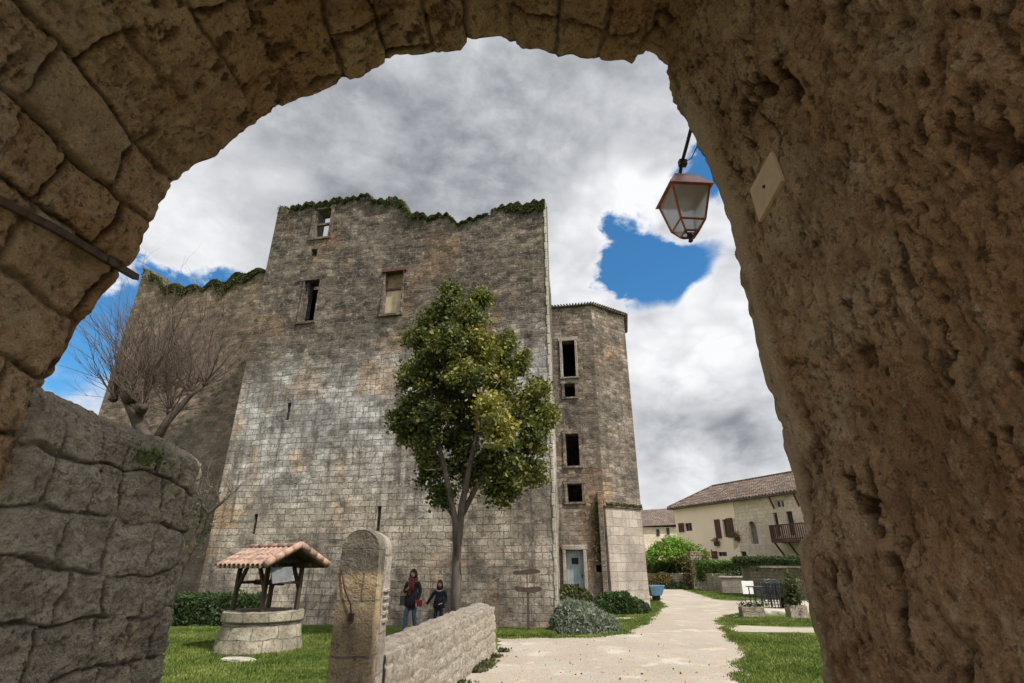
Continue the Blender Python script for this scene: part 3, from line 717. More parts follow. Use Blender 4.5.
# inner core seam safe: height rises a little towards the arch
Qp[:, 2] += .10 * np.clip((4.9 - Qp[:, 1]) / 1.5, 0, 1) * np.clip(Qp[:, 2] / Hw, 0, 1)
a0 = (np.arange(NB + NR - 1)[:, None] * NA + np.arange(NA - 1)[None]).ravel()
pw = mesh_obj('stone_wall', Qp, np.stack([a0, a0 + 1, a0 + NA + 1, a0 + NA], 1).tolist(), M['pier'], None, True, None)
at_ = pw.data.attributes.new('dirt_shade', 'FLOAT', 'POINT'); at_.data.foreach_set('value', np.clip(joint * .7 + sstep(-.1, .5, -fbm(Pp * 2, 3, 67)) * .5, 0, 1).astype(np.float32))
at_ = pw.data.attributes.new('tone', 'FLOAT', 'POINT'); at_.data.foreach_set('value', np.clip((1 - topm) * np.clip(jid - .45, 0, 1) * .8 + topm * sstep(-.25, .25, fbm(Pp * 3, 3, 68)) * .75 * sstep(3.8, 4.6, Pp[:, 1]), 0, 1).astype(np.float32))  # top part: sunlit highlight of the outer end painted as a paler tone
tag(pw, 'thick rubble wall with a rounded end, standing left against the arch', 'wall')
pm_ = at(147, 457, 4.35); mp = np.array(pm_)[None] + RNG.normal(size=(900, 3)) * np.array([.05, .10, .06]); mp[:, 0] = np.minimum(mp[:, 0], -2.6)
ms = leaf_mesh('moss', mp + np.array([-.03, 0, 0]), .022, M['hedge_l'], pw)

# ============================================================ KEEP
KO = Vector((-10.5, 19.5, 0)); KE = Vector((1.3, 17.0, 0)); KU = (KE - KO).normalized(); KL = (KE - KO).length; KN = Vector((KU.y, -KU.x, 0))
def kpx(x, y): return local(on_plane(x, y, KO, KN), KO, KU)
top_px = [(273, 212), (275, 210), (300, 206), (330, 202), (345, 199), (372, 196), (374, 201), (402, 199), (409, 213), (425, 216), (447, 215), (455, 223), (462, 222), (487, 216), (492, 209), (510, 206), (541, 202), (543, 202)]
tk = [kpx(*p) for p in top_px]; tk = [(-1, tk[0][1])] + tk + [(KL + 1, tk[-1][1])]
tki = interp(sorted(tk))
ktop = lambda u: tki(u) + .10 * math.sin(u * 7.1) * math.sin(u * 2.3 + 1) + .05 * math.sin(u * 19)
keep = empty('castle_keep', tuple((KO + KE) / 2)); tag(keep, 'tall ruined square keep of grey weathered masonry with a broken top', 'castle')
keep_inv = Matrix.Translation(-((KO + KE) / 2))
def under(o, root):          # keep world placement when parenting to an empty that has a location
    o.parent = root; o.matrix_parent_inverse = root.matrix_basis.inverted(); return o
H_top = hole_px(315, 210, 330, 237, KO, KU); H_left = hole_px(302, 281, 317, 321, KO, KU); H_mid = hole_px(384.5, 270, 401.5, 313, KO, KU)
H_s1 = hole_px(286.5, 403, 290, 420, KO, KU); H_s2 = hole_px(253, 514, 256.5, 534, KO, KU); H_s3 = hole_px(376.5, 506, 380.5, 531, KO, KU)
H_p = hole_px(311, 249, 317, 256, KO, KU)
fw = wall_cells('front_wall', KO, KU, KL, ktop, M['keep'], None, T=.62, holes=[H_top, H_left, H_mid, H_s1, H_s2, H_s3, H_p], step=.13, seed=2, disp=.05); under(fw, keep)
BR = Vector((2.10, 25.2, 0)); BL = Vector((-9.6, 27.5, 0))
sw = wall_cells('side_wall', KE + (BR - KE).normalized() * .66 - Vector((.0, .0, 0)), (BR - KE).normalized(), (BR - KE).length - .66, lambda u: ktop(KL) - .25 - .35 * math.sin(u * .8) ** 2, M['keep'], None, T=.5, step=.3, seed=3); under(sw, keep)
bw = wall_cells('rear_wall', BR, (BL - BR).normalized(), (BL - BR).length, lambda u: 13.5 + .6 * math.sin(u), M['keep'], None, T=.8, step=.4, seed=4); under(bw, keep)
lw = wall_cells('side_wall', BL, (KO - BL).normalized(), (KO - BL).length, lambda u: 15.2 + .5 * math.sin(u * 2), M['keep'], None, T=.8, step=.3, seed=5); under(lw, keep)
mb = MB(); mb.add([KO + Vector((.5, .5, 12.4)), KE + Vector((-.3, .5, 12.4)), BR + Vector((-.5, -.5, 12.4)), BL + Vector((.5, -.5, 12.4))], [(0, 1, 2, 3)])  # unseen slab added across the open ruin so the lower windows stay dark
mb.add([KO + Vector((.5, .5, 12.2)), KE + Vector((-.3, .5, 12.2)), BR + Vector((-.5, -.5, 12.2)), BL + Vector((.5, -.5, 12.2))], [(3, 2, 1, 0)])
under(mb.build('light_block_slab', M['keep']), keep)
# dressed corner stones, alternating long and short
mb = MB(); z = 0.0; k = 0
while z < ktop(KL) - .3:
    hh_ = .36 + .06 * random.random(); w_ = .07 if k % 2 else .045; d0 = .012
    c = KE + Vector((0, 0, z + hh_ / 2)); a = pl(KO, KU, KL - w_ / 2, z + hh_ / 2, -.2)
    side_dir = (BR - KE).normalized()
    ang = math.atan2(KU.y, KU.x)
    P0 = pl(KO, KU, KL - w_, z, .03); P1 = pl(KO, KU, KL + .035, z, .03); dl = (1.3 if k % 2 else .9)
    P2 = P1 + side_dir * dl; P3_ = P0 + side_dir * dl
    V = [p + Vector((0, 0, 0)) for p in (P0, P1, P2, P3_)] + [p + Vector((0, 0, hh_ - .012)) for p in (P0, P1, P2, P3_)]
    mb.add(V, [(3, 2, 1, 0), (4, 5, 6, 7), (0, 1, 5, 4), (1, 2, 6, 5), (2, 3, 7, 6), (3, 0, 4, 7)]); z += hh_; k += 1
under(mb.build('corner_stones', M['quoin'], bevel=.012), keep)
def win_parts(h, O, U, root, jamb=.12, depth=-.15, mat='ashlar', proud=.03, mull=None, lintel=.2, sill=.12):
    u0, u1, z0, z1 = h; mb = MB(); ang = math.atan2(U.y, U.x)
    for (a, b, c, d) in ((u0 - jamb, u0 - .005, z0, z1), (u1 + .005, u1 + jamb, z0, z1), (u0 - jamb - .05, u1 + jamb + .05, z1 + .004, z1 + lintel), (u0 - jamb - .03, u1 + jamb + .03, z0 - sill, z0 - .004)):
        mb.box(pl(O, U, (a + b) / 2, (c + d) / 2, proud - .12), (b - a, .3, d - c), ang)
    w = mb.build('window', M[mat], None, bevel=.015)
    under(w, root)
    if mull:
        m2 = MB()
        for f in mull.get('h', []): m2.box(pl(O, U, (u0 + u1) / 2, z0 + (z1 - z0) * f, depth), (u1 - u0, .12, .09), ang)
        for f in mull.get('v', []): m2.box(pl(O, U, u0 + (u1 - u0) * f, (z0 + z1) / 2, depth), (.09, .124, z1 - z0), ang)
        m2.build('mullion', M[mat], w)
    return w
wt = win_parts(H_top, KO, KU, keep, .14, mull={'h': [.52]}, mat='keep')
wl = win_parts(H_left, KO, KU, keep, .05, mat='keep', mull={'v': [.12]}, lintel=.12)
wm = win_parts(H_mid, KO, KU, keep, .09, mat='keep', lintel=.08)
u0, u1, z0, z1 = H_mid; ang = math.atan2(KU.y, KU.x)
mb = MB()
nb_ = 4
for i in range(nb_):
    a = u0 + (u1 - u0) * (i + .02) / nb_; b = u0 + (u1 - u0) * (i + .98) / nb_
    mb.box(pl(KO, KU, (a + b) / 2, z0 + (z1 - z0) * .29, -.22), (b - a, .04, (z1 - z0) * .56), ang)
mb.build('boarding', M['board'], wm)
mb = MB(); mb.box(pl(KO, KU, (u0 + u1) / 2, z0 + (z1 - z0) * .80, -.24), (u1 - u0, .05, (z1 - z0) * .38), ang)
mb.build('upper_board', simple('rust_board', (.24, .16, .10), .8, .4, 3, .3), wm)
mb = MB(); mb.box(pl(KO, KU, (u0 + u1) / 2, z0 + (z1 - z0) * .595, -.2), (u1 - u0, .1, .09), ang); mb.build('crossbar', M['wood_brown'], wm); mb = MB(); mb.box(pl(KO, KU, (u0 + u1) / 2, z1 - .05, -.0), (u1 - u0 + .3, .22, .12), ang); mb.build('lintel', M['wood_brown'], wm)

# plants growing along the broken wall tops
def top_growth(name, O, U, L, topf, T, n, mat, label, size=.09, hgt=.3, u0=0, dens=None, N=None):
    u = u0 + RNG.random(n) * (L - u0); 
    g = fbm(np.stack([u * .9, u * 0, u * 0], 1), 3, 71); keepm = RNG.random(n) < np.clip(.55 + g * 1.6, .05, 1)
    u = u[keepm]; m = len(u)
    z = np.array([topf(k) for k in u]); hang = RNG.random(m)
    amp = hgt * (.7 + 2.2 * fbm(np.stack([u * .7, u * 0 + 5, u * 0], 1), 3, 72))
    amp = np.clip(amp, .02, 2); dz = np.where(hang < .7, -RNG.random(m) ** 1.6 * amp * 2.8, RNG.random(m) ** 1.8 * amp * .6)
    dd = np.where(hang < .7, .02 + RNG.random(m) * .10, -RNG.random(m) * T)
    Nn = Vector((U.y, -U.x, 0))
    P = np.array([tuple(Vector(O) + U * float(a) + Nn * float(d)) for a, d in zip(u, dd)]); P[:, 2] = z + dz
    o = leaf_mesh(name, P, size, mat); return tag(o, label, 'plants', kind='stuff')
top_growth('creeper', KO, KU, KL, ktop, .6, 42000, M['ivy'], 'dark green growth trailing along the broken top of the keep', .045, .10)

# ============================================================ WING TO THE LEFT
WO = Vector((-19.4, 25.0, 0)); WE = Vector((-9.8, 22.6, 0)); WU = (WE - WO).normalized(); WL = (WE - WO).length
wp = [(146, 270), (152, 271), (158, 279), (166, 285), (185, 287), (205, 287), (212, 282), (228, 281), (236, 275), (252, 272), (262, 270)]
WNn = Vector((WU.y, -WU.x, 0)); wl_ = [local(on_plane(x, y, WO, WNn), WO, WU) for x, y in wp]
wti = interp([(-5, wl_[0][1])] + wl_ + [(30, wl_[-1][1])]); wtop = lambda u: wti(u) + .1 * math.sin(u * 5)
uL = wl_[0][0]; WO2 = WO + WU * (uL - .15)
wing = wall_cells('castle_wing', WO2, WU, WL - uL + .15, lambda u: wtop(u + uL - .15), M['wing'], None, T=2.2, step=.2, seed=7, disp=.08)
tag(wing, 'darker lower ruined wall joining the keep on its left side', 'castle')
top_growth('creeper', WO2, WU, WL - uL + .15, lambda u: wtop(u + uL - .15), 1.5, 42000, M['ivy'], 'tangle of green growth on the top of the lower ruined wing', .055, .20)

# ============================================================ STAIR TOWER
TA = Vector((1.80, 24.45, 0)); TB = Vector((4.03, 24.0, 0)); s_t = (TB - TA).length; tu = (TB - TA).normalized()
tower = empty('stair_tower', (3.4, 26.8, 0)); tag(tower, 'polygonal stair tower with a thin tiled roof, right of the keep', 'tower')
ztop = at(575, 307, 24.2).z
pts_t = [TA]; dirv = tu.copy()
dirs = []
for k in range(8):
    dirs.append(dirv.copy()); pts_t.append(pts_t[-1] + dirv * s_t); dirv = Matrix.Rotation(R(45), 3, 'Z') @ dirv
tholes = [hole_px(562.5, 341, 575, 377, TA, tu), hole_px(564.5, 384, 575, 397, TA, tu), hole_px(566, 434, 579, 466, TA, tu), hole_px(567.5, 484, 582, 502, TA, tu)]
dh = hole_px(566.5, 550, 584, 592, TA, tu); dh = (dh[0], dh[1], .35, dh[3]); nh = hole_px(596, 565, 604, 572, TA, tu)
batt = lambda z: 0.0
for k in range(8):
    o = wall_cells('wall', pts_t[k], dirs[k], s_t, lambda u: ztop + .0, M['tower'], None, T=.45, holes=(tholes + [dh, nh]) if k == 0 else (), step=.12 if k < 2 else .3, seed=20 + k, disp=.06 if k < 2 else .03); under(o, tower)
# lower buttress stage with a drip ledge on the right-hand face
zl = at(622, 506, 24.6).z
nB = Vector((dirs[1].y, -dirs[1].x, 0))
b0 = pts_t[1] + dirs[0] * -.12; b1 = pts_t[2] + dirs[1] * .12
mb = MB(); q0 = pts_t[1] + nB * .09 + dirs[1] * -.03; q1 = pts_t[2] + nB * .09 - dirs[1] * .12
def slab(mb, a, b, n_, t_, z0, z1, flare=0.0):
    V = [a + n_ * flare, b + n_ * flare, b - n_ * t_, a - n_ * t_]; V2 = [a, b, b - n_ * t_, a - n_ * t_]
    mb.add([Vector((v.x, v.y, z0)) for v in V] + [Vector((v.x, v.y, z1)) for v in V2], [(3, 2, 1, 0), (4, 5, 6, 7), (0, 1, 5, 4), (1, 2, 6, 5), (2, 3, 7, 6), (3, 0, 4, 7)])
slab(mb, q0, q1, nB, .5, -.1, zl - .12, .06)
under(mb.build('buttress', M['ashlar'], bevel=.02), tower)
mb = MB(); slab(mb, q0 + nB * .06 - dirs[1] * .04, q1 + nB * .06 + dirs[1] * .10, nB, .6, zl - .115, zl - .02); under(mb.build('ledge', M['tower'], bevel=.03), tower)
# pilaster strip between door bay and buttress
mb = MB(); pA = pl(TA, tu, s_t - .42, 0, .0); mb.box(pl(TA, tu, s_t - .16, zl * .5 + .3, .06), (.22, .3, zl + .5), math.atan2(tu.y, tu.x)); under(mb.build('pilaster', M['tower'], bevel=.03), tower)
# roof: shallow octagonal cone with tile edge
mb = MB(); ctr = sum(pts_t[:8], Vector()) / 8
ring = [ctr + (p - ctr) * 1.045 for p in pts_t[:8]]
V = [Vector((p.x, p.y, ztop + .002)) for p in ring] + [Vector((p.x, p.y, ztop + .06)) for p in ring] + [Vector((ctr.x, ctr.y, ztop + .65))]
mb.add(V, [(k, (k + 1) % 8, 8 + (k + 1) % 8, 8 + k) for k in range(8)] + [(8 + k, 8 + (k + 1) % 8, 16) for k in range(8)] + [tuple(range(7, -1, -1))])
rf = mb.build('roof', M['tiles_old']); under(rf, tower)
mb = MB()
for k in range(8):
    a, b = ring[k], ring[(k + 1) % 8]; n_ = 16
    for i in range(n_):
        p = a.lerp(b, (i + .5) / n_); d_r = (ctr - p); d_r.z = 0; d_r.normalize()
        mb.tube([p - d_r * .10 + Vector((0, 0, ztop + .07)), p + d_r * .8 + Vector((0, 0, ztop + .24))], .04, 6)
tb = mb.build('tile_row', M['tiles_old']); tb.parent = rf
for i, h in enumerate(tholes):
    win_parts(h, TA, tu, tower, .13, mat='tower', lintel=.16, sill=.1, proud=.04) if i != 0 else win_parts(h, TA, tu, tower, .13, mat='ashlar', lintel=.2, sill=.08, proud=.04)
# door
angt = math.atan2(tu.y, tu.x)
mb = MB(); u0, u1, z0, z1 = dh
for (a, b, c, d) in ((u0 - .14, u0 - .004, 0, z1), (u1 + .004, u1 + .14, 0, z1), (u0 - .18, u1 + .18, z1 + .004, z1 + .2)): mb.box(pl(TA, tu, (a + b) / 2, (c + d) / 2, -.08), (b - a, .34, d - c), angt)
under(mb.build('door_surround', M['ashlar'], bevel=.02), tower)
mb = MB(); nbd = 5
for i in range(nbd):
    a = u0 + (u1 - u0) * (i + .015) / nbd; b = u0 + (u1 - u0) * (i + .985) / nbd; mb.box(pl(TA, tu, (a + b) / 2, (z0 + z1) / 2, -.2), (b - a, .06, z1 - z0 - .02), angt)
dr = mb.build('door', M['door'], bevel=.006); under(dr, tower)
mb = MB(); mb.box(pl(TA, tu, (u0 + u1) / 2, z0 + (z1 - z0) * .78, -.155), ((u1 - u0) * .38, .03, .24), angt); mb.build('grille', M['dark'], dr)
mb = MB(); mb.box(pl(TA, tu, u0 + (u1 - u0) * .86, z0 + (z1 - z0) * .48, -.15), (.04, .05, .12), angt); mb.build('handle', M['iron'], dr)
mb = MB(); mb.box(pl(TA, tu, (u0 + u1) / 2, .17, .3), (u1 - u0 + .7, .9, .34), angt); mb.box(pl(TA, tu, (u0 + u1) / 2, .085, .95), (u1 - u0 + .9, .4, .17), angt); under(mb.build('doorstep', M['ashlar'], bevel=.02), tower)
# tufts on the ledge
P = np.array([tuple(q0.lerp(q1, random.random()) + nB * (.02 + .1 * random.random()) + Vector((0, 0, zl + .03 + random.random() ** 2 * .10 - .04))) for _ in range(350)])
o = leaf_mesh('ledge_growth', P, .06, M['ivy']); under(o, tower)
# ivy creeping at the keep / door corner
P = np.array([tuple(pl(TA, tu, s_t - .30 + random.gauss(0, .12), zl + .1 - random.random() ** .8 * 2.4, .07 + random.random() * .08)) for _ in range(900)])
o = leaf_mesh('creeper', P, .06, M['ivy']); tag(o, 'thin creeper beside the pale blue door of the stair tower', 'plants', kind='stuff')

# ============================================================ EVERGREEN TREE before the keep
def tree_path(a, b, n=6, wob=.12):
    a, b = Vector(a), Vector(b); return [a.lerp(b, i / (n - 1)) + Vector((random.gauss(0, wob), random.gauss(0, wob), 0)) * (0 if i in (0, n - 1) else 1) for i in range(n)]
D = 14.4
tb_ = gnd(457, 634); tb_ = Vector((at(457, 630, D).x, D, 0))
tree = empty('evergreen_tree', tuple(tb_)); tag(tree, 'bushy evergreen tree with sunlit leaves painted yellow-green, growing close to the keep wall', 'tree')
mb = MB(); A = tb_
fork = at(460, 505, D); 
mb.tube([tb_, at(456, 590, D), at(457, 550, D), at(462, 505, D), at(470, 465, D), at(478, 430, D), at(476, 390, D), at(470, 340, D)], [.16, .13, .11, .09, .075, .06, .045, .02], 10)
mb.tube([at(458, 575, D), at(455, 520, D - .1), at(445, 470, D - .1), at(435, 430, D), at(430, 380, D), at(432, 340, D)], [.09, .08, .07, .05, .035, .02], 8)
mb.tube([at(462, 515, D), at(480, 480, D + .3), at(505, 445, D + .3), at(525, 410, D + .2)], [.08, .07, .05, .02], 8)
for (a, b) in (((474, 440), (500, 380)), ((470, 400), (450, 330)), ((436, 430), (408, 400)), ((440, 450), (412, 440)), ((478, 420), (515, 390)), ((432, 390), (412, 345)), ((476, 380), (495, 330)), ((445, 470), (425, 470)), ((505, 445), (530, 450)), ((455, 520), (440, 480))):
    mb.tube(tree_path(at(*a, D), at(*b, D + random.uniform(-.8, .8)), 5, .08), [.045, .035, .028, .02, .01], 6)
tr = mb.build('trunk', M['bark'], smooth=True); under(tr, tree)
cb = [(450, 305, 17, 0, .1), (432, 318, 20, .3, .15), (465, 318, 18, -.4, .35), (415, 340, 18, .2, .1), (445, 345, 24, -.6, .2), (480, 345, 20, -.3, .8), (508, 350, 19, .3, .3), (412, 372, 17, -.2, .1),
      (435, 380, 20, .5, .1), (465, 372, 18, -.7, .4), (500, 378, 18, 0, .5), (527, 365, 13, .2, .3), (408, 405, 16, 0, .15), (428, 415, 18, -.4, .1), (402, 428, 13, .2, .1), (420, 445, 17, 0, .15),
      (430, 470, 15, .3, .05), (440, 492, 11, .2, .0), (490, 408, 17, -.9, .9), (500, 430, 16, -1.0, 1.0), (520, 415, 17, .1, .3), (535, 400, 14, .3, .35), (543, 425, 15, .2, .3), (530, 445, 17, 0, .2), (515, 465, 18, -.2, .15),
      (500, 485, 14, .1, .05), (535, 470, 13, .2, .2), (490, 460, 15, .3, .1), (480, 300, 11, 0, .4), (512, 490, 12, 0, .2), (470, 400, 10, .6, .1), (552, 410, 9, .1, .5), (448, 440, 12, .5, 0), (455, 415, 13, .7, .05), (462, 450, 12, .6, .1), (450, 470, 11, .7, 0), (472, 430, 12, .6, .2), (448, 395, 13, .3, .05), (470, 475, 12, .5, .1), (398, 415, 8, 0, .1), (445, 290, 8, 0, .2), (540, 385, 9, .3, .5)]
blobs = []
for (x, y, r_, dd, tn) in cb:  # tn: sunlight on the leaves, painted as a yellow-green tone
    x = 472 + (x - 472) * (.86 if y < 370 else .95); r_ *= .88
    c = at(x, y, D + dd); s_ = (c.y * cP + (c.z - EYE) * sP) / F; q_ = random.uniform(.72, 1.0); blobs.append((tuple(c), (r_ * s_ * q_, r_ * s_ * 1.2, r_ * s_ * random.uniform(.75, 1.05)), tn * .8))
    for k in range(5):
        a_ = random.random() * 6.283; e_ = r_ * random.uniform(.85, 1.15); c2 = at(x + e_ * math.cos(a_), y + e_ * math.sin(a_) * .9 + 2, D + dd + random.uniform(-.5, .5)); blobs.append((tuple(c2), (r_ * s_ * .30, r_ * s_ * .35, r_ * s_ * .34), min(1, tn * random.uniform(.3, 1.1))))
P, tn = blob_points(blobs, 6500, .11, .25)
o = leaf_mesh('crown', P, .072, M['crown'], None, 1.5, .2, tn); under(o, tree)

# ============================================================ BARE POLLARD TREE (left, behind the rounded wall)
D2 = 11.5
bt = at(138, 600, D2); bare = empty('bare_tree', (bt.x, D2, 0)); tag(bare, 'leafless pollarded tree with a fan of thin twigs', 'tree')
mb = MB(); knobs = []
base = Vector((at(150, 560, D2).x, D2, 0))
mb.tube([base, at(152, 480, D2), at(150, 450, D2), at(136, 415, D2), at(122, 388, D2)], [.24, .19, .17, .14, .10], 12)
mb.tube([at(150, 450, D2), at(168, 420, D2), at(190, 396, D2), at(205, 385, D2)], [.11, .085, .055, .03], 10)
mb.tube([at(135, 420, D2), at(145, 395, D2 + .4), at(150, 378, D2 + .4)], [.10, .09, .07], 10)
for (x, y, dd, r_) in ((120, 384, 0, .15), (130, 398, -.1, .17), (150, 380, .4, .12), (190, 394, 0, .07), (170, 412, .1, .09), (114, 398, 0, .11), (142, 408, -.2, .16), (205, 384, 0, .07), (165, 390, .5, .08)):
    p = at(x, y, D2 + dd); knobs.append(p)
    V = []; n_ = 10
    for i in range(7):
        th = math.pi * i / 6
        for k in range(n_):
            ph = 2 * math.pi * k / n_; rr = .85 * r_ * (1 + .25 * random.uniform(-1, 1)); V.append(p + Vector((rr * math.sin(th) * math.cos(ph), rr * math.sin(th) * math.sin(ph), rr * math.cos(th))))
    mb.add(V, [(i * n_ + k, i * n_ + (k + 1) % n_, (i + 1) * n_ + (k + 1) % n_, (i + 1) * n_ + k) for i in range(6) for k in range(n_)])
o = mb.build('trunk', M['bark_dark'], smooth=True); under(o, bare)
mb = MB()
def twig(p, d, L, r_, lev):
    n_ = 5; pts = [p]; dd = d.copy()
    for i in range(n_):
        dd = (dd + Vector((random.gauss(0, .15), random.gauss(0, .15), .06))).normalized(); pts.append(pts[-1] + dd * L / n_)
    mb.tube(pts, [r_ * (1 - .75 * i / n_) for i in range(n_ + 1)], 4, False)
    if lev > 0:
        for k in range(3 if lev == 2 else 2):
            i = random.randint(1, n_ - 1); nd = (dd + Vector((random.gauss(0, .5), random.gauss(0, .5), random.gauss(.1, .3)))).normalized()
            twig(pts[i], nd, L * random.uniform(.4, .65), r_ * .55, lev - 1)
for p in knobs:
    for k in range(26):
        a = random.gauss(-.08, .55); d = Vector((math.sin(a), random.gauss(0, .5), math.cos(a))).normalized()
        twig(p + d * .08, d, random.uniform(.9, 2.5), random.uniform(.006, .013), 2)
o = mb.build('twigs', M['twig']); under(o, bare)
# small gnarled tree between the rounded wall and the well
sm = empty('bare_shrub', tuple(gnd(200, 626))); tag(sm, 'small gnarled branchy shrub between the rounded wall and the well', 'shrub')
mb = MB(); D3 = 13.6
mb.tube([Vector((at(168, 610, D3).x, D3, 0)), at(176, 580, D3), at(190, 550, D3), at(200, 530, D3), at(208, 513, D3), at(220, 504, D3), at(231, 494, D3)], [.10, .09, .08, .07, .05, .04, .02], 8)
mb.tube([at(200, 530, D3), at(203, 500, D3), at(210, 488, D3)], [.05, .03, .015], 7); mb.tube([at(208, 513, D3), at(203, 505, D3), at(196, 490, D3), at(199, 470, D3)], [.04, .03, .025, .012], 7)
o = mb.build('trunk', M['bark_dark'], smooth=True); under(o, sm)
mb = MB()
for (x, y) in ((231, 494), (210, 488), (199, 470), (220, 504), (203, 500)):
    for k in range(6):
        a = random.uniform(-1, 1) * 1.2; twig(at(x, y, D3), Vector((math.sin(a), random.gauss(0, .3), math.cos(a))).normalized(), random.uniform(.3, .8), .010, 1)
o = mb.build('twigs', M['twig']); under(o, sm)
P, _ = blob_points([(tuple(at(206, 505, D3)), (.4, .3, .5), 0), (tuple(at(197, 535, D3)), (.35, .3, .45), 0)], 500, .12, .2)
o = leaf_mesh('foliage', P, .05, M['ivy']); under(o, sm)

# hedge left of the well
hc = gnd(200, 627)
hd = empty('hedge', (hc.x, hc.y + .7, 0)); tag(hd, 'dark clipped hedge on the lawn left of the well', 'hedge')
o = leaf_mesh('foliage', leafy_box((0, 0, .42), (2.6, 1.1, .84), 9000), .06, M['hedge'], hd)
for k in range(6): mb = MB(); mb.tube([(-1 + k * .4, 0, 0), (-1 + k * .4, .05, .6)], .03, 6); mb.build('stem', M['bark_dark'], hd)
# small plants at the foot of the keep
for (x, y, r_, lab) in ((331, 621, (.26, .24, .75), 'small upright plant against the keep wall, left of the round-topped pillar'), (403, 621, (.22, .2, .62), 'small plant at the keep wall behind the walking adult')):
    c = gnd(x, y); dome('shrub', (c.x, c.y, 0), r_, 900, .06, M['hedge'], lab, 'shrub')

# ============================================================ WELL
wc = gnd(239, 656); wc = Vector((wc.x, wc.y + .88, 0))
well = empty('well', tuple(wc)); well.scale = (.93, .93, .97); tag(well, 'round stone well under a small red tiled canopy on the lawn', 'well')
def stone_ring(name, prof, mat, seed, amp=.02, n=110, per=1):
    V = []; UVv = []
    pr = []
    for i in range(len(prof) - 1):
        a, b = prof[i], prof[i + 1]; m_ = max(1, int(math.hypot(b[0] - a[0], b[1] - a[1]) / .03))
        for k in range(m_): pr.append((a[0] + (b[0] - a[0]) * k / m_, a[1] + (b[1] - a[1]) * k / m_))
    pr.append(prof[-1])
    for (r_, z) in pr:
        for k in range(n + 1):
            a = 2 * math.pi * k / n; V.append((r_ * math.cos(a), r_ * math.sin(a), z)); UVv.append((a * .9, z if abs(r_) > .5 else z))
    V = np.array(V); dsp = fbm(V * 3, 4, seed) * amp; rr = np.hypot(V[:, 0], V[:, 1]); V[:, 0] *= 1 + dsp / rr; V[:, 1] *= 1 + dsp / rr; V[:, 2] += dsp * .5
    Fc = [(i * (n + 1) + k, i * (n + 1) + k + 1, (i + 1) * (n + 1) + k + 1, (i + 1) * (n + 1) + k) for i in range(len(pr) - 1) for k in range(n)]
    return mesh_obj(name, V, Fc, mat, well, True, np.array(UVv))
stone_ring('drum', [(.98, -.05), (.96, .1), (.88, .5), (.86, .60)], M['well'], 81, .05)
stone_ring('rim', [(.60, .2), (.60, .78), (.63, .80), (.88, .80), (.91, .78), (.915, .60), (.86, .59)], M['well'], 82, .02)
mb = MB(); mb.lathe([(.62, .22), (.01, .23)], n=32, close=False); mb.build('shaft_water', M['dark'], well)
canopy = empty('canopy', (0, 0, 0), R(-32)); canopy.parent = well
ZE, ZR, LX, WY = 1.74, 2.13, .98, .82     # eave, ridge, half length, half width
mb = MB()
for sx in (-.55, .55):
    for sy in (-.5, .5):
        mb.bar((sx, sy * .95, .78), (sx, sy * .95, ZE + .02), .085); mb.bar((sx, sy * .95, 1.22), (sx * .45 if sx < 0 else sx * .4, sy * .95, ZE), .07)
for sy in (-.5, .5): mb.bar((-.85, sy * .95, ZE + .02), (.85, sy * .95, ZE + .02), .09)
for sx in (-.55, .55): mb.bar((sx, -.55, ZE + .11), (sx, .55, ZE + .11), .08); mb.bar((sx, 0, ZE + .1), (sx, 0, ZR - .06), .08)
mb.build('timber_frame', M['wood'], canopy)
slope = math.atan2(ZR - ZE, WY)
mb = MB()
for s_ in (-1, 1):
    V = [(-LX, 0, ZR - .05), (LX, 0, ZR - .05), (LX, s_ * WY, ZE - .05), (-LX, s_ * WY, ZE - .05)]; V2 = [(x, y, z + .035) for x, y, z in V]
    f = [(0, 1, 2, 3), (7, 6, 5, 4), (0, 4, 5, 1), (1, 5, 6, 2), (2, 6, 7, 3), (3, 7, 4, 0)]; mb.add(V + V2, f)
mb.build('roof_boards', M['wood'], canopy)
mb = MB(); nT = 11; nRw = 4
def half_tile(mb, x, s_, t0, t1, lift, r0, r1, up=True):
    n_ = 7; V = []
    for (t_, r_) in ((t0, r0), (t1, r1)):
        y = s_ * WY * 1.06 * t_; z = ZR + (ZE - ZR) * t_ * 1.06 + lift
        for k in range(n_ + 1):
            a = math.pi * k / n_; V.append((x + r_ * math.cos(a) * (1), y, z + (1 if up else -1) * r_ * math.sin(a) * .75))
        for k in range(n_ + 1):
            a = math.pi * k / n_; r2 = r_ - .016; V.append((x + r2 * math.cos(a), y, z + (1 if up else -1) * r2 * math.sin(a) * .75))
    m_ = n_ + 1; Fc = []
    for k in range(n_): Fc += [(k, k + 1, 2 * m_ + k + 1, 2 * m_ + k), (m_ + k + 1, m_ + k, 3 * m_ + k, 3 * m_ + k + 1), (k + 1, k, m_ + k, m_ + k + 1), (2 * m_ + k, 2 * m_ + k + 1, 3 * m_ + k + 1, 3 * m_ + k)]
    mb.add(V, Fc)
for s_ in (-1, 1):
    for i in range(nT):
        x = -LX + .06 + (2 * LX - .12) * i / (nT - 1)
        for j in range(nRw):
            jit = random.gauss(0, .006); half_tile(mb, x + jit, s_, j / nRw, (j + 1.12) / nRw, .012 + .012 * (1 if j else 0) + random.random() * .006, .072, .086)
            if i < nT - 1: half_tile(mb, x + (2 * LX - .12) / (nT - 1) / 2, s_, j / nRw, (j + 1.08) / nRw, .03, .07, .07, False)
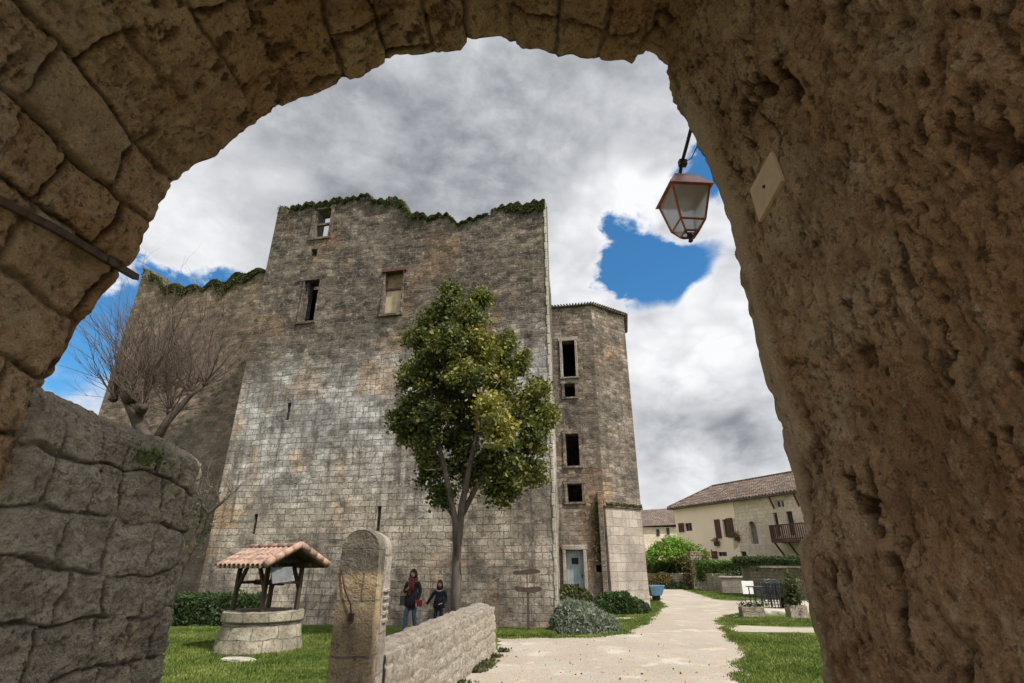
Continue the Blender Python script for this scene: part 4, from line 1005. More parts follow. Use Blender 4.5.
for j in range(5): # ridge tiles
    x0 = -LX + j * (2 * LX) / 5; n_ = 8; V = []
    for (x, r_) in ((x0, .10), (x0 + 2 * LX / 5 + .05, .085)):
        for k in range(n_ + 1): a = math.pi * k / n_; V.append((x, r_ * math.cos(a), ZR + .035 + r_ * .8 * math.sin(a)))
        for k in range(n_ + 1): a = math.pi * k / n_; V.append((x, (r_ - .015) * math.cos(a), ZR + .035 + (r_ - .015) * .8 * math.sin(a)))
    m_ = n_ + 1
    mb.add(V, [(k, k + 1, 2 * m_ + k + 1, 2 * m_ + k) for k in range(n_)] + [(k + 1, k, m_ + k, m_ + k + 1) for k in range(n_)])
for s_ in (-1, 1):  # verge tiles on the gable facing the path
    for j in range(4):
        t0, t1 = j / 4, (j + 1.1) / 4; a = Vector((LX + .02, s_ * WY * 1.06 * t0, ZR + (ZE - ZR) * 1.06 * t0 + .07)); b = Vector((LX + .02, s_ * WY * 1.06 * t1, ZR + (ZE - ZR) * 1.06 * t1 + .06)); mb.tube([a, b], [.075, .09], 8)
mb.build('roof_tiles', M['terracotta'], canopy, True)
mb = MB(); mb.add([(.86, -.62, 1.70), (.86, -.05, 1.72), (.98, -.1, 1.42), (.98, -.60, 1.38), (.83, -.62, 1.70), (.83, -.05, 1.72), (.95, -.1, 1.42), (.95, -.60, 1.38)], [(0, 1, 2, 3), (7, 6, 5, 4), (0, 4, 5, 1), (1, 5, 6, 2), (2, 6, 7, 3), (3, 7, 4, 0)])
mb.build('hanging_panel', M['zinc'], canopy)
mb = MB(); mb.tube([(-.55, 0, 1.38), (.55, 0, 1.38)], .06, 12); mb.bar((-.55, -.48, 1.38), (-.55, .48, 1.38), .06); mb.bar((.55, -.48, 1.38), (.55, .48, 1.38), .06); mb.build('windlass', M['wood'], canopy)
def rock(name, c, r, seed, mat, label, cat, group=None):
    bm = bmesh.new(); bmesh.ops.create_icosphere(bm, subdivisions=3, radius=1)
    co = np.array([v.co for v in bm.verts]); d = fbm(co * 1.3 + seed, 3, seed) * .35
    for v, k in zip(bm.verts, d): v.co = Vector((v.co.x * r[0] * (1 + k), v.co.y * r[1] * (1 + k), max(-.3, min(.55, v.co.z)) * r[2] * (1 + k * .6)))
    me = bpy.data.meshes.new(name); bm.to_mesh(me); bm.free(); me.materials.append(mat); auto_uv(me)
    o = bpy.data.objects.new(name, me); COL.objects.link(o); o.location = c; tag(o, label, cat, group); return o
rk = gnd(236, 661); rock('flat_stone', (rk.x, rk.y, .0), (.36, .2, .10), 3, M['quoin'], 'flat pale stone lying on the grass in front of the well', 'stone')

# ============================================================ ROUND-TOPPED PILLAR
pil = empty('gate_pillar', (-1.49, 5.6, 0)); tag(pil, 'round-topped stone pillar with a dark lichen cap at the end of the low wall', 'pillar')
def pill_block(name, xa, xb, ya, yb, H, seed, mat, ez=0.0, amp=.016, top_bias=1.0):
    w = (xb - xa) / 2; xc = (xa + xb) / 2; pr = [(xa, -.05)]
    n_ = 60
    for k in range(1, n_): pr.append((xa, -.05 + (H - w * top_bias + .05) * k / n_))
    for k in range(31): a = math.pi - math.pi * k / 30; pr.append((xc + w * math.cos(a), H - w * top_bias + w * top_bias * math.sin(a)))
    for k in range(n_ - 1, 0, -1): pr.append((xb, -.05 + (H - w * top_bias + .05) * k / n_))
    pr.append((xb, -.05)); m_ = len(pr); ny = max(2, int((yb - ya) / .025))
    V = []; Fc = []
    for j in range(ny + 1):
        for (x, z) in pr: V.append((x, ya + (yb - ya) * j / ny, z))
    V = np.array(V); ctr_ = np.array([xc, 0, 0]); dirx = V[:, 0] - xc; 
    dsp = fbm(V * 4, 4, seed) * amp + fbm(V * 14, 3, seed + 3) * amp * .4
    V[:, 0] += np.sign(dirx) * np.minimum(1, np.abs(dirx) / w) * dsp; V[:, 2] += dsp * (V[:, 2] > H - w)
    Fc = [(j * m_ + k, j * m_ + k + 1, (j + 1) * m_ + k + 1, (j + 1) * m_ + k) for j in range(ny) for k in range(m_ - 1)]
    V = V.tolist(); 
    # front and back faces: strips between left and right halves
    for j, fl in ((0, 0), (ny, 1)):
        half = m_ // 2; cols = 9; b = len(V); 
        for k in range(half + 1):
            L_, R_ = V[j * m_ + k], V[j * m_ + (m_ - 1 - k)]
            for c in range(cols + 1): 
                q = [L_[i] + (R_[i] - L_[i]) * c / cols for i in range(3)]
                if 0 < c < cols: q[1] += float(fbm(np.array([[q[0] * 5, q[1] * 5, q[2] * 5]]), 3, seed + 9)[0]) * amp * (1 if fl else -1)
                V.append(q)
        for k in range(half):
            for c in range(cols):
                f = (b + k * (cols + 1) + c, b + k * (cols + 1) + c + 1, b + (k + 1) * (cols + 1) + c + 1, b + (k + 1) * (cols + 1) + c); Fc.append(f if not fl else f[::-1])
    o = mesh_obj(name, V, Fc, mat, None); 
    return under(o, pil)
zt_ = at(365, 529, 5.6).z
pill_block('front_block', -1.68, -1.31, 5.60, 5.86, zt_, 91, M['pillar'])
pill_block('core', -1.64, -1.35, 5.84, 5.93, zt_ - .04, 92, M['pier'], amp=.01)
pill_block('rear_block', -1.66, -1.31, 5.915, 6.22, zt_ - .005, 93, M['ashlar'])
mb = MB(); fx = -1.50
mb.tube([(-1.66, 5.585, 1.66), (-1.60, 5.575, 1.48), (-1.53, 5.57, 1.36), (-1.515, 5.57, 1.28)], .008, 6); mb.box((-1.515, 5.58, 1.25), (.045, .05, .07)); under(mb.build('iron_hook', M['rust']), pil)
mb = MB()
for k in range(5): mb.box((-1.315, 6.07, 1.18 + k * .07), (.05, .2, .035))
under(mb.build('notched_stone', M['ashlar'], bevel=.008), pil)

# ============================================================ LOW WALL
def low_wall():
    A0, A1 = np.array([-1.30, 6.26]), np.array([-.38, 13.1]); B0, B1 = np.array([-1.62, 6.26]), np.array([-.80, 13.05])
    n_ = 420; prof_n = 70; V = []; UVv = []
    for i in range(n_ + 1):
        t_ = i / n_; a = A0 + (A1 - A0) * t_; b = B0 + (B1 - B0) * t_; H = .93
        for j in range(prof_n + 1):
            s_ = j / prof_n
            if s_ < .4: x = a + (a - b) * .12 * (1 - s_ / .4); z = (H - .09) * s_ / .4
            elif s_ < .62: k = (s_ - .4) / .22; x = a + (b - a) * k; z = H - .09 + .09 * math.sin(k * math.pi * .55) ** .8
            else: k = (s_ - .62) / .38; x = b; z = (H - .01) * (1 - k)
            V.append((x[0], x[1], z)); UVv.append((i / n_ * 6.9, s_ * 2.3))
    V = np.array(V); d = fbm(V * 2.5, 4, 101) * .045 + fbm(V * 9, 3, 102) * .02; nx_ = np.where((np.arange(len(V)) % (prof_n + 1)) / prof_n < .5, 1, -1)
    UVn = np.array(UVv); global LWJ; jq, jd2 = bricks(UVn[:, 0] + fbm(V * 4, 3, 106) * .1, UVn[:, 1] + fbm(V * 4 + 9, 3, 107) * .07, .36, .2, 31); LWJ = 1 - sstep(.004, .03, jq); d = d - LWJ * .022 + (jd2 - .5) * .02 + fbm(V * 22, 3, 108) * .012
    V[:, 0] += nx_ * d * .8; V[:, 2] += d * .5 * (V[:, 2] > .5)
    m_ = prof_n + 1
    Fc = [(i * m_ + j, (i + 1) * m_ + j, (i + 1) * m_ + j + 1, i * m_ + j + 1) for i in range(n_) for j in range(prof_n)]
    V = V.tolist()
    for i in (0, n_):
        f = list(range(i * m_, i * m_ + m_)); Fc.append(tuple(f if i else f[::-1]))
    return V, Fc, UVv
V, Fc, UVv = low_wall()
lw_ = mesh_obj('low_wall', V, Fc, M['parapet_r'], None, True, np.array(UVv))
Pl = np.array(V); dd_ = np.clip(LWJ * .2 + sstep(.76, .9, Pl[:, 2] + fbm(Pl * 4, 3, 104) * .12) * .42 + sstep(.15, .5, fbm(Pl * 5, 3, 105)) * .2, 0, 1)
at_ = lw_.data.attributes.new('dirt_shade', 'FLOAT', 'POINT'); at_.data.foreach_set('value', dd_.astype(np.float32))
at_ = lw_.data.attributes.new('tone', 'FLOAT', 'POINT'); at_.data.foreach_set('value', (dd_ * 0).astype(np.float32)); tag(lw_, 'low stone parapet wall running from the pillar beside the gravel path', 'wall')

# ============================================================ SIGN BOARDS by the keep
sp = gnd(528, 625.5); sp = Vector((at(528, 600, 16.4).x, 16.4, 0)); sg = empty('signpost', tuple(sp)); tag(sg, 'dark weathered post with two rough boards before the keep corner', 'signpost')
za, zb = at(528, 590, sp.y).z, at(528, 572, sp.y).z
mb = MB(); mb.bar((0, 0, 0), (0, 0, za), .07); mb.bar((-.02, .03, 0), (-.02, .03, zb), .03); mb.build('post', M['wood'], sg)
def plank(x0, x1, z, th, seed):
    n_ = 24; V = []
    for i in range(n_ + 1):
        t_ = i / n_; x = x0 + (x1 - x0) * t_; e = math.sin(math.pi * min(1, max(0, t_))) ** .35; w_ = th * (.35 + .65 * e) * (1 + .15 * math.sin(seed + t_ * 9))
        for (y, s_) in ((-.05, 1), (-.05, -1), (.0, -1), (.0, 1)): V.append((x, y, z + s_ * w_ + .02 * math.sin(seed * 2 + t_ * 5)))
    mb = MB(); mb.add(V, [(i * 4 + k, (i + 1) * 4 + k, (i + 1) * 4 + (k + 1) % 4, i * 4 + (k + 1) % 4) for i in range(n_) for k in range(4)] + [(3, 2, 1, 0), (n_ * 4, n_ * 4 + 1, n_ * 4 + 2, n_ * 4 + 3)])
    return mb.build('board', M['wood'], sg)
plank(-.37, .38, za + .02, .075, 1); plank(-.42, .36, zb, .065, 2)

# ============================================================ PLANTS round the tower foot
lv = gnd(580, 636)
dome('lavender_bush', (lv.x + .05, lv.y + .95, 0), (.76, .65, .80), 15000, .055, M['lavender'], 'rounded grey-green lavender bush beside the gravel path', 'bush', aspect=3.2, up=1.2)
dome('lavender_bush', (gnd(604, 634).x, gnd(604, 634).y + .75, 0), (.52, .48, .45), 6000, .055, M['lavender'], 'smaller grey-green bush spreading at the right of the rounded one', 'bush', aspect=3.2, up=1.2)
for (x, y, r_, n, mt, lab) in ((617, 614, (.95, .6, .78), 7000, 'hedge', 'dark green low shrub in front of the tower buttress'), (636, 613, (.6, .45, .5), 4000, 'hedge', 'low dark shrub at the right end of the bed under the tower'),
                           (601, 615, (.6, .45, .45), 3500, 'hedge', 'low dark shrub spreading beside the pale stone block'), (574, 613, (.85, .55, 1.0), 6500, 'ivy', 'loose green plants growing below the tower door'), (563, 622, (.4, .35, .8), 3500, 'ivy', 'green plants tucked against the corner of the keep')):
    c = gnd(x, y); dome('shrub', (c.x, c.y, 0), r_, n, .07, M[mt], lab, 'shrub')
c = gnd(597, 612); mb = MB(); mb.box((0, 0, .27), (.62, .3, .24)); mb.box((-.2, 0, .08), (.12, .26, .16)); mb.box((.2, 0, .08), (.12, .26, .16)); o = mb.build('stone_bench', M['quoin'], bevel=.02); o.location = (c.x - .1, c.y - .1, .0); tag(o, 'small pale stone bench among the shrubs below the tower', 'bench')
c = gnd(619, 619); rock('flat_stone', (c.x, c.y, .0), (.8, .2, .07), 9, M['quoin'], 'long flat pale stone set in the grass below the tower', 'stone')

# ============================================================ BLUE CART
cc = gnd(657, 601.5); cart = empty('garden_cart', (cc.x, cc.y, 0), R(10)); tag(cart, 'small blue handcart on the path at the corner of the tower', 'cart')
mb = MB(); V = [(-.32, -.26, .28), (.18, -.26, .28), (.18, .26, .28), (-.32, .26, .28), (-.45, -.34, .72), (.36, -.34, .74), (.36, .34, .74), (-.45, .34, .72)]
mb.add(V, [(3, 2, 1, 0), (0, 1, 5, 4), (1, 2, 6, 5), (2, 3, 7, 6), (3, 0, 4, 7)]); V2 = [(x * .93, y * .93, z + .02) for x, y, z in V]; mb.add(V2, [(0, 1, 2, 3), (4, 5, 1, 0), (5, 6, 2, 1), (6, 7, 3, 2), (7, 4, 0, 3)]); mb.add([Vector(v) for v in V[4:]] + [Vector(v) for v in V2[4:]], [(0, 1, 5, 4), (1, 2, 6, 5), (2, 3, 7, 6), (3, 0, 4, 7)])
mb.build('tray', M['blue'], cart)
mb = MB(); mb.tube([(-.02, -.09, .19), (-.02, .09, .19)], .19, 20); mb.build('wheel', M['rubber'], cart)
mb = MB()
for s_ in (-1, 1): mb.tube([(-.02, s_ * .12, .19), (-.4, s_ * .28, .34), (-1.05, s_ * .30, .62)], .02, 8); mb.tube([(-.4, s_ * .27, .36), (-.5, s_ * .27, .0)], .015, 8)
mb.build('handle', M['iron'], cart)

# ============================================================ PEOPLE
def skin_obj(name, V, E, Rr, mat, parent, sub=2, loc=None):
    me = bpy.data.meshes.new(name); me.from_pydata([tuple(v) for v in V], E, []); me.update(); me.materials.append(mat)
    o = bpy.data.objects.new(name, me); COL.objects.link(o); o.parent = parent
    m = o.modifiers.new('Skin', 'SKIN'); m.use_smooth_shade = True
    for i, r_ in enumerate(Rr):
        sv = me.skin_vertices[0].data[i]; sv.radius = r_ if hasattr(r_, '__len__') else (r_, r_); sv.use_root = (i == 0)
    s = o.modifiers.new('Sub', 'SUBSURF'); s.levels = sub; s.render_levels = sub
    return o
def ellips(mb, c, r, n=14, m=10, cut=None):
    V = []
    for i in range(m + 1):
        th = math.pi * i / m
        for k in range(n): ph = 2 * math.pi * k / n; V.append((c[0] + r[0] * math.sin(th) * math.cos(ph), c[1] + r[1] * math.sin(th) * math.sin(ph), c[2] + r[2] * math.cos(th)))
    mb.add(V, [(i * n + k, i * n + (k + 1) % n, (i + 1) * n + (k + 1) % n, (i + 1) * n + k) for i in range(m) for k in range(n)])
def person(name, loc, rz, S, armL, armR, legL, legR, coat, trousers, hairlen, label, scarf=None, coatlen=.62):
    """S scales a 1.66 m figure facing local -Y; arms/legs given as joint lists"""
    root = empty(name, loc, rz); tag(root, label, 'person')
    s = lambda p: (p[0] * S, p[1] * S, p[2] * S)
    # body: one continuous surface (pelvis root, spine, neck, limbs, hands with fingers)
    V = [(0, 0, .92), (0, 0, 1.08), (0, -.01, 1.28), (0, -.005, 1.38), (0, -.015, 1.45)]; Rr = [(.13, .095), (.115, .085), (.15, .09), (.055, .055), (.05, .05)]; E = [(0, 1), (1, 2), (2, 3), (3, 4)]
    def chain(start, pts, rad):
        p = start
        for q, r_ in zip(pts, rad): V.append(q); Rr.append((r_, r_)); E.append((p, len(V) - 1)); p = len(V) - 1
        return p
    for arm in (armL, armR):
        hnd = chain(2, arm, [.055, .042, .033, .027]); w = Vector(arm[-1]); d = (Vector(arm[-1]) - Vector(arm[-2])).normalized()
        side = d.cross(Vector((0, 1, 0))); side = side.normalized() if side.length > .1 else Vector((1, 0, 0)); fr = side.cross(d).normalized()
        pm = w + d * .06; chain(hnd, [tuple(pm)], [.032]); pi_ = len(V) - 1
        for k in range(4):
            o_ = fr * (-.03 + .02 * k); L_ = (.065, .078, .072, .055)[k]
            chain(pi_, [tuple(pm + o_ + d * .02), tuple(pm + o_ + d * (.02 + L_ * .5) + side * .004), tuple(pm + o_ + d * (.02 + L_ * .9) + side * .018)], [.0095, .009, .007])
        chain(hnd, [tuple(w + d * .03 - fr * .035), tuple(w + d * .07 - fr * .055)], [.011, .008])
    for leg in (legL, legR): chain(0, leg, [.085, .055, .036, .034, .024])
    body = skin_obj('body', [s(v) for v in V], E, [tuple(k * S for k in r_) for r_ in Rr], M['skin'], root, 1)
    # head
    mb = MB(); ellips(mb, (0, -.02, 1.56), (.074, .090, .110)); ellips(mb, (0, -.105, 1.545), (.013, .018, .022), 8, 6)
    for sx in (-1, 1): ellips(mb, (sx * .074, -.01, 1.55), (.012, .02, .032), 8, 6)
    mb.V = [v * S for v in mb.V]; mb.build('head', M['skin'], root, True)
    for sx in (-1, 1): mb = MB(); ellips(mb, (sx * .030, -.100, 1.567), (.012, .008, .008), 8, 6); mb.V = [v * S for v in mb.V]; mb.build('eye', M['hair'], root, True)
    mb = MB(); ellips(mb, (0, -.104, 1.512), (.024, .006, .007), 8, 6); mb.V = [v * S for v in mb.V]; mb.build('mouth', M['hair'], root, True)
    mb = MB(); n_, m_ = 22, 14; V2 = []
    for i in range(m_ + 1):
        th = math.pi * .62 * i / m_
        for k in range(n_):
            ph = 2 * math.pi * k / n_; front = max(0, -math.sin(ph)); tt_ = th * (1 - .34 * front); rr = 1.26 + .05 * math.sin(ph * 7 + i)
            V2.append((.077 * rr * math.sin(tt_) * math.cos(ph), -.01 + .095 * rr * math.sin(tt_) * math.sin(ph), 1.565 + .118 * 1.12 * math.cos(tt_)))
    mb.add(V2, [(i * n_ + k, i * n_ + (k + 1) % n_, (i + 1) * n_ + (k + 1) % n_, (i + 1) * n_ + k) for i in range(m_) for k in range(n_)])
    if hairlen > 0:
        ellips(mb, (0, .045, 1.52 - hairlen / 2), (.105, .065, .08 + hairlen / 2))
        for sx in (-1, 1): ellips(mb, (sx * .085, -.0, 1.52 - hairlen / 2), (.035, .06, .07 + hairlen / 2), 10, 8)
    mb.V = [v * S for v in mb.V]; mb.build('hair', M['hair'], root, True)
    # trousers
    Vt = [(0, 0, .93)]; Rt = [(.12, .095)]; Et = []
    for leg in (legL, legR):
        p = 0
        for q, r_ in zip(leg[:3], (.080, .062, .050)): Vt.append(q); Rt.append((r_, r_)); Et.append((p, len(Vt) - 1)); p = len(Vt) - 1
    skin_obj('trousers', [s(v) for v in Vt], Et, [tuple(k * S for k in r_) for r_ in Rt], M[trousers], root, 2)
    # shoes
    for leg in (legL, legR): mb = MB(); a = Vector(leg[2]); b = Vector(leg[4]); c_ = (a + b) / 2; ellips(mb, (c_.x, c_.y, max(.045, b.z + .0)), (.046, .12, .05), 12, 8); mb.V = [v * S for v in mb.V]; mb.build('shoe', M['hair'], root, True)
    # coat with sleeves
    Vc = [(0, 0, coatlen + .16), (0, 0, 1.0), (0, -.005, 1.2), (0, 0, 1.36), (0, 0, coatlen)]; Rc = [(.17, .13), (.145, .115), (.165, .115), (.085, .08), (.175, .13)]; Ec = [(0, 1), (1, 2), (2, 3), (0, 4)]
    for arm in (armL, armR):
        p = 2
        for q, r_ in zip(arm, (.072, .060, .050, .042)): Vc.append(q); Rc.append((r_, r_)); Ec.append((p, len(Vc) - 1)); p = len(Vc) - 1
    skin_obj('coat', [s(v) for v in Vc], Ec, [tuple(k * S for k in r_) for r_ in Rc], M[coat], root, 2)
    mb = MB(); nr_ = 20; V3 = []
    for (z_, rx_, ry_) in ((1.12, .15, .115), (1.0, .175, .135), (.90, .195, .15), (coatlen + .10, .21, .165), (coatlen + .09, .18, .14)):
        for k in range(nr_): a = 2 * math.pi * k / nr_; f_ = 1 + .05 * math.sin(a * 5 + z_ * 3); V3.append((rx_ * f_ * math.cos(a), ry_ * f_ * math.sin(a), z_))
    mb.add(V3, [(i * nr_ + k, i * nr_ + (k + 1) % nr_, (i + 1) * nr_ + (k + 1) % nr_, (i + 1) * nr_ + k) for i in range(4) for k in range(nr_)]); mb.V = [v * S for v in mb.V]; mb.build('coat_skirt', M[coat], root, True)
    mb = MB(); mb.tube([(.075 * math.cos(a), -.005 + .07 * math.sin(a), 1.40) for a in np.linspace(0, 2 * math.pi, 14)], .045, 7); mb.V = [v * S for v in mb.V]; mb.build('collar', M[coat], root, True)
    if scarf:
        mb = MB(); pts = [(.10 * math.cos(a), -.01 + .10 * math.sin(a), 1.405 + .02 * math.sin(2 * a)) for a in np.linspace(0, 2 * math.pi, 18)]; mb.tube(pts, .045, 8)
        mb.tube([(-.03, -.10, 1.40), (-.04, -.135, 1.28), (-.03, -.14, 1.10), (-.04, -.14, .98)], [.05, .055, .05, .04], 8); mb.tube([(.05, -.10, 1.38), (.05, -.135, 1.25), (.06, -.14, 1.12)], [.045, .05, .04], 8)
        mb.V = [v * S for v in mb.V]; mb.build('scarf', M[scarf], root, True)
    return root
PD = 15.9
a1 = at(410, 630, PD); S1 = (at(411, 569, PD).z) / 1.68
p1 = person('person', (a1.x, PD, 0), R(-14), S1, [(.17, 0, 1.33), (.225, .03, 1.09), (.20, -.06, .88), (.195, -.08, .82)], [(-.17, 0, 1.33), (-.24, .0, 1.08), (-.13, -.17, 1.12), (-.10, -.20, 1.14)],
            [(.09, 0, .86), (.10, -.03, .48), (.11, .10, .10), (.11, .08, .05), (.11, -.04, .035)], [(-.09, 0, .86), (-.11, -.10, .48), (-.13, -.16, .09), (-.13, -.17, .05), (-.13, -.29, .035)],
            'coat', 'jeans', .05, 'adult in a dark coat, red scarf and blue jeans walking by the keep', 'scarf')
a2 = at(438, 628, PD + .25); S2 = (at(438, 580, PD + .25).z) / 1.68
p2 = person('person', (a2.x, PD + .25, 0), R(-8), S2, [(.17, 0, 1.33), (.24, .04, 1.08), (.17, -.10, .95), (.13, -.15, .94)], [(-.17, 0, 1.33), (-.30, .0, 1.12), (-.42, -.05, .93), (-.45, -.06, .90)],
            [(.09, 0, .86), (.10, -.05, .48), (.10, .02, .10), (.10, .0, .05), (.10, -.12, .035)], [(-.09, 0, .86), (-.12, -.02, .48), (-.17, .06, .10), (-.17, .04, .05), (-.17, -.08, .035)],
            'coat2', 'jeans2', .14, 'smaller person with long dark hair in dark clothes, one arm held out', None, .7)
mb = MB(); mb.box((0, 0, 0), (.17, .08, .16)); mb.box((0, -.045, .03), (.17, .02, .09)); mb.tube([(-.09, 0, .09), (-.12, .02, .35), (-.2, .0, .62)], .008, 6)
rbag = mb.build('handbag', M['redbag'], bevel=.02); rbag.location = (a1.x + .21, PD - .13, .80 * S1); rbag.rotation_euler = (0, 0, R(-14)); tag(rbag, 'small red shoulder bag at the hip of the walking adult', 'bag')
mb = MB(); mb.box((0, 0, 0), (.13, .09, .24)); mb.tube([(-.06, 0, .14), (-.04, 0, .24), (.04, 0, .24), (.06, 0, .14)], .010, 6)
gbag = mb.build('tote_bag', M['greenbag'], bevel=.03); gbag.location = (a1.x - .25, PD - .02, .86 * S1); tag(gbag, 'dark olive bag carried at the left side of the walking adult', 'bag')

# ============================================================ THE HOUSE
HO = Vector((15.3, 52.0, 0)); HU = Vector((5.2, -12.0, 0)).normalized(); HN = Vector((HU.y, -HU.x, 0)); HL = 19.0; ZEa = at(676, 507, 52).z
house = empty('house', tuple(HO)); tag(house, 'long cream house with brown tiled roof, shutters and a wooden balcony', 'house')
def hw(x0, y0, x1, y1): return hole_px(x0, y0, x1, y1, HO, HU)
split = hw(737, 500, 738, 560)[0]
w_a = hw(721.5, 519, 734, 537); w_b = hw(685, 523, 692, 531); w_c = hw(724, 549.5, 728, 557.5); w_l1 = hw(718, 551.5, 727, 558); w_l2 = hw(735, 551.5, 746.5, 559); w_arch = hw(749.5, 521, 757, 544)
w_d1 = hw(775, 514, 780, 537); w_d2 = hw(787.5, 511, 794, 535.5); w_s = hw(775, 500, 784, 508); w_l0 = hw(698, 552.5, 707, 556.5)
o = wall_cells('wall', HO, HU, split, lambda u: ZEa, M['plaster'], None, T=.4, holes=[w_a, w_b, w_l1, w_l0], step=.4, seed=30, disp=.008); under(o, house)
o = wall_cells('wall', HO + HU * (split + .002), HU, HL - split, lambda u: ZEa, M['plaster_stone'], None, T=.4, holes=[(a - split, b - split, c, d) for a, b, c, d in (w_l2, w_arch, w_d1, w_d2, w_s)], step=.4, seed=31, disp=.02); under(o, house)
HB = -HN * 6.0
mb = MB()
for (a, b) in ((HO + HB, HO), (HO + HU * HL, HO + HU * HL + HB), (HO + HU * HL + HB, HO + HB)):
    mb.add([Vector((a.x, a.y, 0)), Vector((b.x, b.y, 0)), Vector((b.x, b.y, ZEa)), Vector((a.x, a.y, ZEa))], [(0, 1, 2, 3)])
under(mb.build('rear_wall', M['plaster']), house)
# roof with hip at the far end
ov = .45; zr_ = ZEa + 1.75; E0 = HO - HU * ov + HN * ov; E1 = HO + HU * (HL + ov) + HN * ov; E2 = HO + HU * (HL + ov) + HB - HN * ov; E3 = HO - HU * ov + HB - HN * ov
R0 = HO + HU * 2.3 + HB * .5; R1 = HO + HU * (HL + ov) + HB * .5
def Z(p, z): return Vector((p.x, p.y, z))
ze = ZEa - .12
V = [Z(E0, ze), Z(E1, ze), Z(E2, ze), Z(E3, ze), Z(R0, zr_), Z(R1, zr_)]
me_uv = []
mb = MB(); mb.add(V, [(0, 1, 5, 4), (2, 3, 4, 5), (3, 0, 4), (1, 2, 5)]); mb.add([v - Vector((0, 0, .14)) for v in V[:4]] , [(3, 2, 1, 0)]); mb.add(V[:4] + [v - Vector((0, 0, .14)) for v in V[:4]], [(0, 4, 5, 1), (1, 5, 6, 2), (2, 6, 7, 3), (3, 7, 4, 0)])
rfo = mb.build('roof', M['tiles_old']); under(rfo, house)
# rows of barrel tiles on the two visible slopes
mb = MB(); nrm_ = int(HL / .32)
for i in range(nrm_):
    s_ = -ov + .15 + i * .32; a = HO + HU * s_ + HN * ov; rp = HO + HU * max(s_, 2.3) + HB * .5; 
    if s_ < 2.3: k = (s_ + ov) / (2.3 + ov); top = Z(E0, ze).lerp(Z(R0, zr_), k); 
    else: top = Z(rp, zr_)
    if s_ < 2.3: a_ = Z(HO + HU * s_ + HN * ov, ze); 
    else: a_ = Z(a, ze)
    w_ = (a_ + top) / 2 + Vector((0, 0, random.gauss(0, .015)))
    mb.tube([a_ + Vector((0, 0, .03)), w_ + Vector((0, 0, .03)), top + Vector((0, 0, .03))], .085, 5, True)
tl_ = mb.build('tile_row', M['tiles_old']); tl_.parent = rfo; 
mb = MB(); mb.tube([Z(E0, ze + .06), Z(R0, zr_ + .06), Z(R1, zr_ + .06)], .12, 6); tl2 = mb.build('ridge', M['tiles_old']); tl2.parent = rfo
angh = math.atan2(HU.y, HU.x)
def hwin(h, shut=None, mat='wood_brown', glass=True, bars=True, arch=False, recess=-.18):
    u0, u1, z0, z1 = h; mb = MB(); cu, cz = (u0 + u1) / 2, (z0 + z1) / 2
    for (a, b, c, d) in ((u0, u0 + .08, z0, z1), (u1 - .08, u1, z0, z1), (u0 + .08, u1 - .08, z1 - .08, z1), (u0 + .08, u1 - .08, z0, z0 + .08)) + (((cu - .04, cu + .04, z0 + .08, z1 - .08),) if bars else ()): mb.box(pl(HO, HU, (a + b) / 2, (c + d) / 2, recess), (b - a, .07, d - c), angh)
    w = mb.build('window', M[mat]); under(w, house)
    mb = MB(); mb.box(pl(HO, HU, cu, cz, recess - .03), (u1 - u0 - .02, .02, z1 - z0 - .02), angh); mb.build('pane', M['pane'], w)
    for (a, b) in (shut or []):
        mb = MB(); mb.box(pl(HO, HU, (a + b) / 2, cz, .05), (abs(b - a), .05, z1 - z0 + .1), angh)
        for k in range(8): mb.box(pl(HO, HU, (a + b) / 2, z0 + (z1 - z0) * (k + .5) / 8, .08), (abs(b - a) * .8, .02, .05), angh)
        mb.build('shutter', M['wood_brown'], w)
    return w
def sh(h, wl=.62, wr=.62): return [(h[0] - wl - .04, h[0] - .04), (h[1] + .04, h[1] + .04 + wr)]
sa_ = hw(715.5, 519, 721, 537); sb_ = hw(734, 519, 735.5, 537)
hwin(w_a, [(sa_[0], w_a[0] - .08), (w_a[0] + (w_a[1] - w_a[0]) * .45, w_a[1] - .02)]); sx_ = hw(679, 523, 685, 531); hwin(w_b, [(sx_[0], w_b[0] - .1)]); hwin(w_l1, [(w_l1[0] - .7, w_l1[0] - .05)]); hwin(w_l2); hwin(w_l0, bars=True)
hwin(w_d1, None); hwin(w_d2, None); hwin(w_s, None, 'plaster_stone')
# arched blind window
u0, u1, z0, z1 = w_arch; cu = (u0 + u1) / 2; r_ = (u1 - u0) / 2; mb = MB()
n_ = 12; V = []
for k in range(n_ + 1):
    a = math.pi * k / n_; V += [pl(HO, HU, cu + r_ * math.cos(a), z1 - r_ * 1.4 + r_ * 1.4 * math.sin(a), .02), pl(HO, HU, cu + (r_ + .02) * math.cos(a) * 1.0, z1 + .02, .02)]
mb.add(V, [(2 * k, 2 * k + 1, 2 * k + 3, 2 * k + 2) for k in range(n_)])
w = mb.build('arched_window', M['plaster_stone']); under(w, house)
mb = MB(); mb.box(pl(HO, HU, cu, (z0 + z1) / 2, -.25), (u1 - u0, .04, z1 - z0), angh); mb.build('pane', simple('grey_glass', (.16, .17, .15), .4, .3, 3, .1), w)
